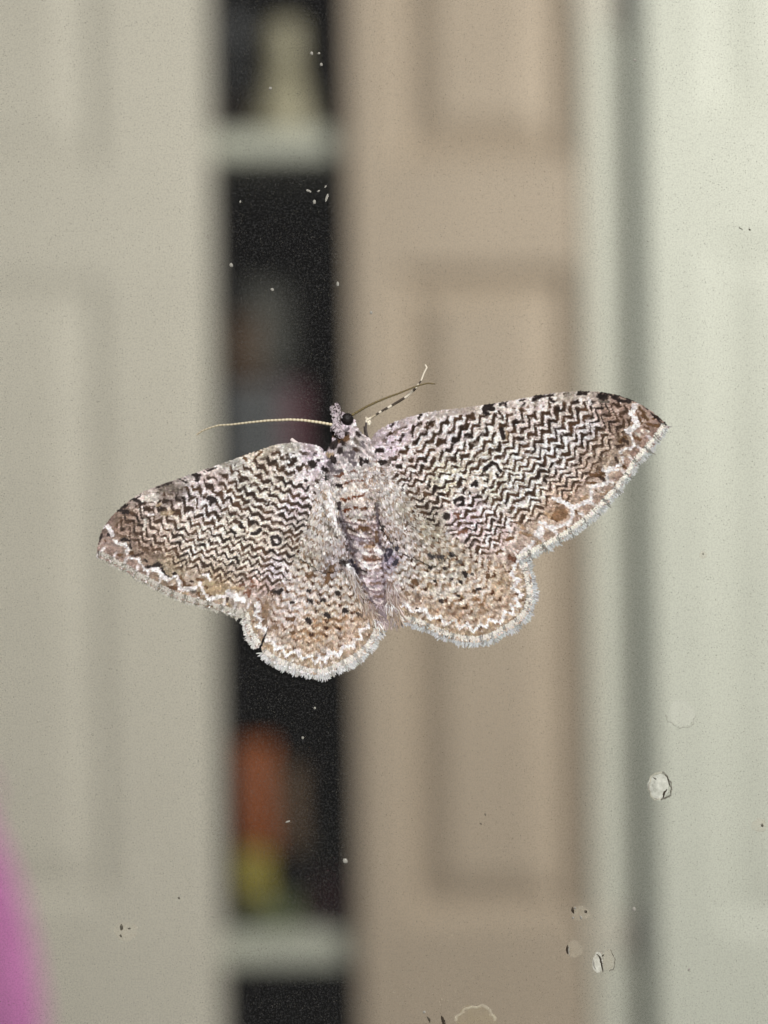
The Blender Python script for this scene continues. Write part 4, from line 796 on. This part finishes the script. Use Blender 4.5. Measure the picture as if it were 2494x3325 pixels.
# scales and hair over the body
def body_cover(n, seed, i0, i1, L, W, lift, name, m, spread=.3, amt=.16, side=False):
    rs = np.random.RandomState(seed)
    idx = rs.randint(i0, i1, n); th = math.pi * rs.rand(n) if not side else np.where(rs.rand(n) < .5, .05 + .5 * rs.rand(n), math.pi - .05 - .5 * rs.rand(n))
    p = np.array([body_pt(i, t, .5) for i, t in zip(idx, th)])
    p[:, :2] += rs.randn(n, 2) * 1
    nrm = np.stack([np.cos(th), 0 * th], -1)
    ang = np.arctan2(T[idx, 1], T[idx, 0]) + rs.randn(n) * spread - np.cos(th) * .22 * -1
    Ls = L * (.7 + .6 * rs.rand(n)); Ws = W * (.7 + .6 * rs.rand(n))
    c = jitter(sample(p[:, 0] + np.cos(ang) * Ls * .45, p[:, 1] + np.sin(ang) * Ls * .45), amt)
    V, F, C = flakes(p[:, 0], p[:, 1], p[:, 2] + .5, np.cos(ang), np.sin(ang), Ls, Ws, c, lift * (rs.rand(n) * 1.3), roll=1.6)
    return mesh_obj(name, V, F, m, body, C, smooth=False, kind='stuff')
body_cover(24000, 71, 3, nb - 4, 8.5, 4.6, 2.2, 'body_scales', M_SCALE, spread=.35, amt=.09)
# rough silky tufts where the hindwings meet the abdomen
def tuft(points, ang0, ang1, base, n, L, W, hf, seed, parent, lift=3, dark=.14):
    rs = np.random.RandomState(seed); poly = np.array(points, float)
    x0, y0 = poly.min(0); x1, y1 = poly.max(0)
    x = x0 + (x1 - x0) * rs.rand(n * 4); y = y0 + (y1 - y0) * rs.rand(n * 4); m_ = inside(poly, x, y); x, y = x[m_][:n], y[m_][:n]
    ang = np.arctan2(y - base[1], x - base[0]) + rs.randn(len(x)) * .3
    c = sample(x, y) * np.where(rs.rand(len(x), 1) < dark * .5, .78, 1.02)
    V, F, C = flakes(x, y, hf(x, y) + 1 + rs.rand(len(x)) * lift, np.cos(ang), np.sin(ang), L * (.6 + .8 * rs.rand(len(x))), W * (.7 + .6 * rs.rand(len(x))), jitter(c, .08), lift * .5 * (rs.rand(len(x)) - .1))
    mesh_obj('tuft', V, F, M_HAIR, parent, C, smooth=False, kind='stuff')
tuft([(1050, 1560), (1010, 1690), (975, 1800), (1050, 1850), (1150, 1830), (1110, 1680), (1080, 1560)], 0, 0, (1055, 1480), 3800, 11, 4.6, lambda x, y: hLH(x, y) + 6, 81, hl)
tuft([(1235, 1560), (1290, 1570), (1380, 1700), (1480, 1790), (1400, 1830), (1290, 1780), (1235, 1700)], 0, 0, (1190, 1450), 4000, 11, 4.8, lambda x, y: hRH(x, y) + 8, 82, hr)
tuft([(1215, 1900), (1280, 1880), (1300, 2010), (1255, 2020), (1200, 1960)], 0, 0, (1220, 1700), 700, 30, 2.6, lambda x, y: hRH(x, y) + 6, 83, hr, dark=.55)
tuft([(1110, 1820), (1180, 1860), (1245, 2010), (1220, 2030), (1160, 1940)], 0, 0, (1080, 1700), 700, 28, 2.6, lambda x, y: hLH(x, y) + 6, 84, hl, dark=.5)

# eye, palps, antennae, legs
def ball(name, px, py, h, r, m, parent, squash=1.0):
    V = []; F = []; a, b = 16, 24
    for i in range(a + 1):
        t = math.pi * i / a
        for k in range(b):
            f_ = 2 * math.pi * k / b; V.append((px + r * math.sin(t) * math.cos(f_), py + r * squash * math.sin(t) * math.sin(f_), h + r * .8 * math.cos(t)))
    for i in range(a):
        for k in range(b): F.append((i * b + k, i * b + (k + 1) % b, (i + 1) * b + (k + 1) % b, (i + 1) * b + k))
    V = np.array(V); return mesh_obj(name, P(V[:, 0], V[:, 1], V[:, 2]), np.array(F), m, parent)
ball('eye', 1128, 1364, 44, 21, M_EYE, moth); ball('eye', 1086, 1368, 34, 13, M_EYE, moth)
def tufted(name, pts, rad, seed, n, L, W, parent, base=(186, 174, 178), darkp=.34):
    p = resample(np.array(pts, float), 2.5); rr = np.interp(np.linspace(0, 1, len(p)), np.linspace(0, 1, len(rad)), rad)
    o = tube(name, p, rr, parent, M_MEMB, lambda n_: np.tile(np.array(base, float) * .7, (n_, 1)))
    rs = np.random.RandomState(seed); i = rs.randint(0, len(p), n); t = np.gradient(p[:, :2], axis=0); ang = np.arctan2(t[i, 1], t[i, 0]) + rs.randn(n) * .6
    off = (rs.rand(n) - .5) * 2
    x = p[i, 0] - np.sin(ang) * off * rr[i]; y = p[i, 1] + np.cos(ang) * off * rr[i]; h = p[i, 2] + rr[i] * np.sqrt(1 - off ** 2)
    c = np.tile(np.array(base, float), (n, 1)); c[rs.rand(n) < darkp] = (60, 48, 46)
    V, F, C = flakes(x, y, h, np.cos(ang), np.sin(ang), L * (.7 + .6 * rs.rand(n)), W + 0 * x, jitter(s2l(c), .15), 2 * rs.rand(n))
    mesh_obj('palp_scales', V, F, M_SCALE, o, C, smooth=False, kind='stuff')
    return o
tufted('palp', [(1092, 1372, 40), (1088, 1350, 42), (1082, 1332, 40), (1079, 1324, 38)], [10, 9, 7, 4], 91, 160, 9, 4.5, moth)
tufted('palp', [(1108, 1358, 42), (1100, 1338, 44), (1094, 1320, 42)], [9, 8, 4], 92, 140, 9, 4.5, moth)
tufted('face_tuft', [(1102, 1350, 48), (1096, 1370, 52), (1096, 1392, 50), (1106, 1412, 52)], [6, 11, 14, 14], 93, 420, 11, 4.5, moth, darkp=.2)
def seg_rad(n, r0, r1, per=3):
    return [(r0 + (r1 - r0) * i / n) * (1.0 if i % per else .78) for i in range(n)]
la = resample(np.array([(1082, 1381, 44), (1037, 1373, 40), (986, 1366, 36), (941, 1364, 34), (871, 1367, 32), (811, 1373, 30), (751, 1380, 28), (712, 1382, 26), (684, 1390, 24), (660, 1399, 22), (639, 1413, 20)], float), 4)
tube('antenna', la, seg_rad(len(la), 5.0, 3.0), moth, M_HAIR, lambda n: np.array([(228, 216, 186) if i % 3 else (178, 160, 126) for i in range(n)], float) * np.linspace(1, .82, n)[:, None])
ra = resample(np.array([(1143, 1350, 46), (1189, 1323, 44), (1225, 1306, 42), (1262, 1291, 40), (1298, 1278, 38), (1334, 1263, 36), (1363, 1252, 33), (1388, 1246, 30), (1414, 1248, 27)], float), 4)
tube('antenna', ra, seg_rad(len(ra), 4.6, 2.4), moth, M_HAIR, lambda n: np.array([(112, 98, 62) if i % 3 else (84, 70, 42) for i in range(n)], float))
lg = resample(np.array([(1196, 1430, 30), (1188, 1395, 22), (1190, 1366, 16), (1215, 1351, 14), (1240, 1335, 12), (1262, 1323, 10), (1298, 1302, 9), (1320, 1288, 8), (1345, 1266, 7), (1367, 1237, 6), (1377, 1211, 5), (1386, 1194, 4), (1380, 1184, 3)], float), 3)
def legcol(n):
    out = []
    for i in range(n):
        x, y = lg[i, 0], lg[i, 1]
        if y > 1372: c = (70, 60, 54)
        else:
            s = i * 3
            bands = [(0, 82, 'w'), (82, 100, 'l'), (100, 112, 'k'), (112, 122, 'w'), (122, 146, 'k'), (146, 160, 'w'), (160, 208, 'k'), (208, 246, 'w'), (246, 258, 'k'), (258, 276, 'w'), (276, 286, 'k'), (286, 400, 'w')]
            ch = [b[2] for b in bands if b[0] <= s < b[1]][0]
            c = dict(w=(222, 212, 192), k=(62, 50, 36), l=(178, 165, 140))[ch]
        out.append(c)
    return np.array(out, float)
tube('leg', lg, [3.6 if 1330 < p[1] else (4.2 if p[1] > 1255 else 2.8) for p in lg], moth, M_HAIR, legcol)
l2 = resample(np.array([(1015, 1470, 20), (985, 1452, 18), (965, 1441, 14), (955, 1434, 12), (946, 1427, 8)], float), 3)
tube('leg', l2, [4.5 + 1.8 * (i > len(l2) * .6) for i in range(len(l2))], moth, M_HAIR, lambda n: np.tile(np.array((222, 208, 204), float), (n, 1)))
l3 = resample(np.array([(1185, 1445, 26), (1186, 1415, 20), (1183, 1385, 10)], float), 3)
tube('leg', l3, [3.0] * len(l3), moth, M_HAIR, lambda n: np.tile(np.array((64, 52, 46), float), (n, 1)))
# white claw tuft
tufted('leg_tuft', [(1190, 1362, 10), (1197, 1366, 10), (1198, 1375, 8)], [5, 5, 2], 94, 40, 8, 4, moth, base=(236, 226, 206), darkp=0)

# ------------------------------------------------------------------ dust, added image grain and water marks on the glass
M_DUSTW = mat('pale_dust', s2l((112, 108, 98)), 0.8, 0.2)
M_DUSTG = mat('grey_dust', s2l((84, 80, 70)), 0.8, 0.2)
def speck_cloud(name, n, seed, rmin, rmax, m, alpha_label):  # tiny dust specks, made dense to stand in for image grain
    rs = np.random.RandomState(seed)
    x = rs.rand(n) * 2900 - 200; y = rs.rand(n) * 3700 - 180
    r = rmin + (rmax - rmin) * rs.rand(n) ** 2
    T = np.array([(1, 0, 0), (-.3, .9, 0), (-.7, -.6, 0), (0, 0, 1.2)])
    ang = rs.rand(n) * 6.28; V = np.zeros((n, 4, 3))
    for k in range(4):
        a, b, c = T[k]
        V[:, k] = P(x + r * (a * np.cos(ang) - b * np.sin(ang)), y + r * (a * np.sin(ang) + b * np.cos(ang)), c * r * .5 + .15)
    F = (np.arange(n)[:, None, None] * 4 + np.array([(0, 1, 3), (1, 2, 3), (2, 0, 3), (0, 2, 1)])[None]).reshape(-1, 3)
    o = mesh_obj(name, V.reshape(-1, 3), F, m, smooth=False, kind='stuff')
    tag(o, alpha_label, 'dust')
    return o
speck_cloud('dust', 32000, 101, .7, 1.9, M_DUSTW, 'fine pale dust doubling as image grain, scattered over the whole window glass')
speck_cloud('dust', 50000, 102, .7, 2.0, M_DUSTG, 'fine grey dust doubling as image grain, scattered over the whole window glass')

def speck(px, py, rx, ry, ang, label, m=M_DUSTW):
    rs = np.random.RandomState(int(px * 7 + py)); V = []; F = []; a, b = 4, 9
    for i in range(a + 1):
        t = math.pi / 2 * i / a
        for k in range(b):
            f_ = 2 * math.pi * k / b; q = .8 + .4 * rs.rand()
            u_ = rx * math.cos(t) * math.cos(f_) * q; w_ = ry * math.cos(t) * math.sin(f_) * q
            V.append((px + u_ * math.cos(ang) - w_ * math.sin(ang), py + u_ * math.sin(ang) + w_ * math.cos(ang), .2 + min(rx, ry) * .7 * math.sin(t)))
    for i in range(a):
        for k in range(b): F.append((i * b + k, i * b + (k + 1) % b, (i + 1) * b + (k + 1) % b, (i + 1) * b + k))
    V = np.array(V); o = mesh_obj('dust_speck', P(V[:, 0], V[:, 1], V[:, 2]), np.array(F), m, smooth=False)
    return tag(o, label, 'dust speck', 'larger dust specks on the glass')
M_BRIGHT = mat('lint_and_glint', s2l((150, 147, 138)), 0.7, 0.3)  # for lint and crumbs, and for highlights painted on drops
for a in [(1012, 173, 5, 6, 0, 'left one of the close pair of white specks near the top of the dark opening'), (1036, 173, 4, 4, 0, 'right one of the close pair of white specks near the top of the dark opening'), (1043, 209, 5, 6, 0, 'round white speck just below the close pair near the top'),
          (878, 287, 5, 5, 0, 'white speck over the cream bottle'), (1003, 620, 9, 4, .4, 'slanting white fleck left of the lint cluster below the upper shelf'), (1061, 643, 4, 14, .25, 'longest upright white fleck at the right of the opening below the upper shelf'),
          (1021, 656, 5, 7, 0, 'short white fleck at the bottom of the lint cluster'), (1035, 620, 5, 3, -.6, 'faint middle fleck of the lint cluster'), (1057, 606, 5, 2.5, -.9, 'small topmost fleck of the lint cluster'), (780, 655, 3, 4, 0, 'tiny dot left of the lint cluster'),
          (751, 861, 6, 7, 0, 'bright white dot on the left border of the dark opening'), (1097, 922, 4.5, 8, 0, 'bright upright dot on the right border of the dark opening'), (884, 940, 6, 5, .3, 'white dot in the middle of the opening above the grey bundle'),
          (1205, 1015, 5, 6, 0, 'small pale dot on the beige door above the antenna'), (1022, 2299, 4, 4, 0, 'tiny round dot in the dark below the moth'), (983, 2396, 4, 5, 0, 'small round dot beside the orange packet'),
          (935, 2668, 8, 3, -.3, 'thin pale fleck right of the orange packet'), (1121, 2796, 9, 8, .5, 'largest white fleck, right border of the dark opening low down'), (2061, 195, 5, 5, 0, 'white dot on the grey gap near the top'),
          (2059, 2952, 6, 7, 0, 'white speck over the lower hinge'), (2237, 3148, 4, 6, .5, 'small pale fleck on the bright door near the bottom'), (1378, 3286, 5, 4, 0, 'pale crumb near the bottom edge by the beige door')]:
    speck(*a, m=M_BRIGHT)

fm = bpy.data.materials.new('fine_grain_film'); fm.use_nodes = True; nt = fm.node_tree; b = nt.nodes['Principled BSDF']; b.inputs['Roughness'].default_value = .9; b.inputs['Specular IOR Level'].default_value = 0  # added noise sheet over the pane, imitates camera grain
tc = nt.nodes.new('ShaderNodeTexCoord')
def nz(scale, lo, hi, a, b_):
    n = nt.nodes.new('ShaderNodeTexNoise'); n.inputs['Scale'].default_value = scale; n.inputs['Detail'].default_value = 1
    r = nt.nodes.new('ShaderNodeMapRange'); r.inputs[1].default_value = lo; r.inputs[2].default_value = hi; r.inputs[3].default_value = a; r.inputs[4].default_value = b_
    nt.links.new(tc.outputs['Object'], n.inputs['Vector']); nt.links.new(n.outputs['Fac'], r.inputs[0]); return r.outputs[0]
nt.links.new(nz(11000, .42, .62, .0, .11), b.inputs['Alpha'])
cr = nt.nodes.new('ShaderNodeCombineColor')
lv = nz(9000, .42, .58, .01, .19)
for ch in range(3): nt.links.new(lv, cr.inputs[ch])
nt.links.new(cr.outputs[0], b.inputs['Base Color'])
mesh_obj('grain_film', [(-.03, -.00001, -.04), (.03, -.00001, -.04), (.03, -.00001, .04), (-.03, -.00001, .04)], [(0, 1, 2, 3)], fm, pane, smooth=False)

def film(name, color, alpha):
    m = bpy.data.materials.new(name); m.use_nodes = True; b = m.node_tree.nodes['Principled BSDF']
    nt = m.node_tree
    tc = nt.nodes.new('ShaderNodeTexCoord'); n = nt.nodes.new('ShaderNodeTexNoise'); n.inputs['Scale'].default_value = 3500; n.inputs['Detail'].default_value = 3
    mr = nt.nodes.new('ShaderNodeMapRange'); mr.inputs[1].default_value = .3; mr.inputs[2].default_value = .7; mr.inputs[3].default_value = alpha * .45; mr.inputs[4].default_value = alpha * 1.4
    nt.links.new(tc.outputs['Object'], n.inputs['Vector']); nt.links.new(n.outputs['Fac'], mr.inputs[0]); nt.links.new(mr.outputs[0], b.inputs['Alpha'])
    b.inputs['Base Color'].default_value = (*s2l(color), 1); b.inputs['Roughness'].default_value = .6
    return m
M_FILM = film('dried_water_film', (222, 222, 210), .5); M_FILM2 = film('thin_water_film', (176, 168, 148), .3)
M_RIM = film('dried_rim_dark', (70, 62, 48), .75); M_YEL = film('yellow_film', (176, 160, 104), .10); M_PALE = film('pale_rim', (208, 202, 178), .3)
M_GRIT = mat('dark_grit', s2l((58, 50, 40)), .8, .2)
def disc(name, cx, cy, rx, ry, m, parent, a0=0, a1=2 * math.pi, r0=0.0, h=.5, seed=1, rough=.12):
    rs = np.random.RandomState(seed); n = 40; V = []; F = []
    ph = rs.rand(6) * 6.28
    for k in range(n + 1):
        a = a0 + (a1 - a0) * k / n; q = 1 + rough * (math.sin(3 * a + ph[0]) * .5 + math.sin(7 * a + ph[1]) * .35 + math.sin(13 * a + ph[2]) * .25)
        for s in (r0, r0 + (1 - r0) * .5, 1.0):
            hh = h * (1.0 if s != 1.0 else .3) if r0 == 0 else h * (1.6 if 0 < s - r0 < .6 * (1 - r0) else .4)
            V.append((cx + rx * s * q * math.cos(a), cy + ry * s * q * math.sin(a), .3 + hh))
    for k in range(n):
        for s in (0, 1): F.append((k * 3 + s, k * 3 + s + 1, k * 3 + s + 4, k * 3 + s + 3))
    V = np.array(V); return mesh_obj(name, P(V[:, 0], V[:, 1], V[:, 2]), F, m, parent)
def spot(label):
    e = empty('water_spot'); tag(e, label, 'water spot', 'dried water spots on the glass'); return e
def streak(parent, pts, r, m=M_GRIT, name='grit_line'):
    p = resample(np.array([(a, b, 1.2) for a, b in pts], float), 3)
    rs = np.random.RandomState(int(p[0, 0])); p[:, :2] += rs.randn(len(p), 2) * .6
    rr = r * np.sin(np.linspace(.25, math.pi - .25, len(p))) * (.8 + .4 * rs.rand(len(p)))
    return tube(name, p, rr, parent, m, None, seg=6)
s = spot('ring shaped dried drop on the grey gap at the right, with a dark crescent')
disc('film', 2138, 2554, 34, 42, M_FILM, s, seed=3); disc('rim', 2143, 2554, 40, 46, M_RIM, s, -1.4, 1.5, .86, 1.5, 4); disc('rim', 2143, 2554, 40, 46, M_PALE, s, 1.5, 4.9, .86, 1.5, 5)
streak(s, [(2166, 2562), (2156, 2576), (2153, 2592)], 3.5); streak(s, [(2122, 2524), (2130, 2530), (2134, 2528)], 2); streak(s, [(2168, 2520), (2172, 2540), (2176, 2556)], 2)
streak(s, [(2108, 2540), (2106, 2556), (2112, 2576)], 2.2, M_BRIGHT, 'painted_glint'); streak(s, [(2126, 2590), (2138, 2596)], 2, M_BRIGHT, 'painted_glint')  # highlights of the drop, modelled as solid pale streaks
s = spot('dried drop split by a dark line, lowest at the right of the beige door')
disc('film', 1941, 3126, 17, 34, M_FILM, s, seed=6); disc('film', 1976, 3118, 20, 34, M_FILM2, s, seed=7); disc('rim', 1972, 3120, 26, 38, M_RIM, s, -1.2, 1.3, .9, 1, 9)
streak(s, [(1938, 3098), (1948, 3108), (1952, 3124), (1956, 3142), (1957, 3156)], 3.2); streak(s, [(1962, 3098), (1952, 3108)], 2)
streak(s, [(1926, 3112), (1928, 3132), (1936, 3150)], 2.2, M_BRIGHT, 'painted_glint')  # painted highlight along the drop's left edge
s = spot('pair of dark grains with white crumbs just left of the lower hinge')
streak(s, [(1858, 2946), (1860, 2958), (1864, 2966)], 5); streak(s, [(1898, 2956), (1908, 2966)], 5); streak(s, [(1860, 2976), (1862, 2986)], 3.5, M_BRIGHT, 'crumb'); streak(s, [(1884, 2972), (1890, 2988)], 3.5, M_BRIGHT, 'crumb'); disc('film', 1886, 2966, 32, 24, M_FILM2, s, seed=11); streak(s, [(1866, 2944), (1868, 2954)], 3, M_BRIGHT, 'crumb')
s = spot('short upright dark nick left of the split drop')
streak(s, [(1843, 3068), (1841, 3084), (1843, 3098)], 4); streak(s, [(1848, 3070), (1846, 3086), (1848, 3104)], 2.4, M_BRIGHT, 'crumb'); disc('film', 1866, 3082, 26, 28, M_FILM2, s, seed=12)
s = spot('faint thin ring above the crescent drop on the bright door')
M_FAINT = film('faint_grey_film', (120, 118, 106), .34); disc('rim', 2212, 2318, 50, 48, M_FAINT, s, .1, 3.1, .9, 1, 13); disc('film', 2212, 2318, 46, 44, film('faint_pale_film', (226, 224, 214), .1), s, seed=19)
for a in (.7, 1.1, 1.4, 1.75, 2.1): streak(s, [(2212 + 45 * math.cos(a), 2318 + 43 * math.sin(a)), (2212 + 45 * math.cos(a + .12), 2318 + 43 * math.sin(a + .12))], 2.2, M_DUSTG)
s = spot('cluster of small grey marks at the lower left')
for pts, r in (([(394, 3000), (395, 3014), (393, 3022)], 5), ([(419, 3012), (420, 3020)], 5), ([(391, 3034), (394, 3044)], 4), ([(407, 3042), (410, 3046)], 2.5), ([(437, 3032), (440, 3035)], 2)): streak(s, pts, r, M_DUSTG)
disc('film', 408, 3024, 40, 32, M_FILM2, s, seed=14)
s = spot('single tiny grey mark on the warm white door, left of the yellow packet')
streak(s, [(577, 2914), (586, 2920)], 4, M_DUSTG)
s = spot('small grey smudge at the right edge, lower half')
streak(s, [(2474, 2674), (2478, 2686)], 4, M_DUSTG); disc('film', 2466, 2680, 26, 22, M_FILM2, s, seed=15)
s = spot('faint smudge right of the moth wing on the bright door')
disc('film', 2283, 1802, 14, 12, M_FILM2, s, seed=16); streak(s, [(2282, 1796), (2286, 1804)], 2.5, M_DUSTG)
s = spot('faint mark on the bright door level with the lower rail, right edge')
streak(s, [(2432, 742), (2437, 752)], 3, M_DUSTG); streak(s, [(2398, 736), (2412, 748)], 1.6, M_DUSTG)
s = spot('yellowish arched drop cut off by the bottom edge')
disc('film', 1545, 3325, 66, 62, M_YEL, s, seed=17); disc('rim', 1545, 3325, 66, 64, M_PALE, s, 3.3, 6.1, .86, 2, 18)
s = spot('black splinter at the bottom edge left of the yellowish drop')
streak(s, [(1433, 3298), (1438, 3312), (1442, 3322), (1434, 3340)], 6); streak(s, [(1386, 3300), (1392, 3308), (1397, 3322)], 3.5, M_RIM)
s = spot('two faint pale grains on the beige door between moth and bottom edge')
streak(s, [(1574, 2640), (1578, 2650)], 2.4, M_DUSTG); streak(s, [(1558, 2672), (1566, 2680)], 2.0, M_DUSTG)
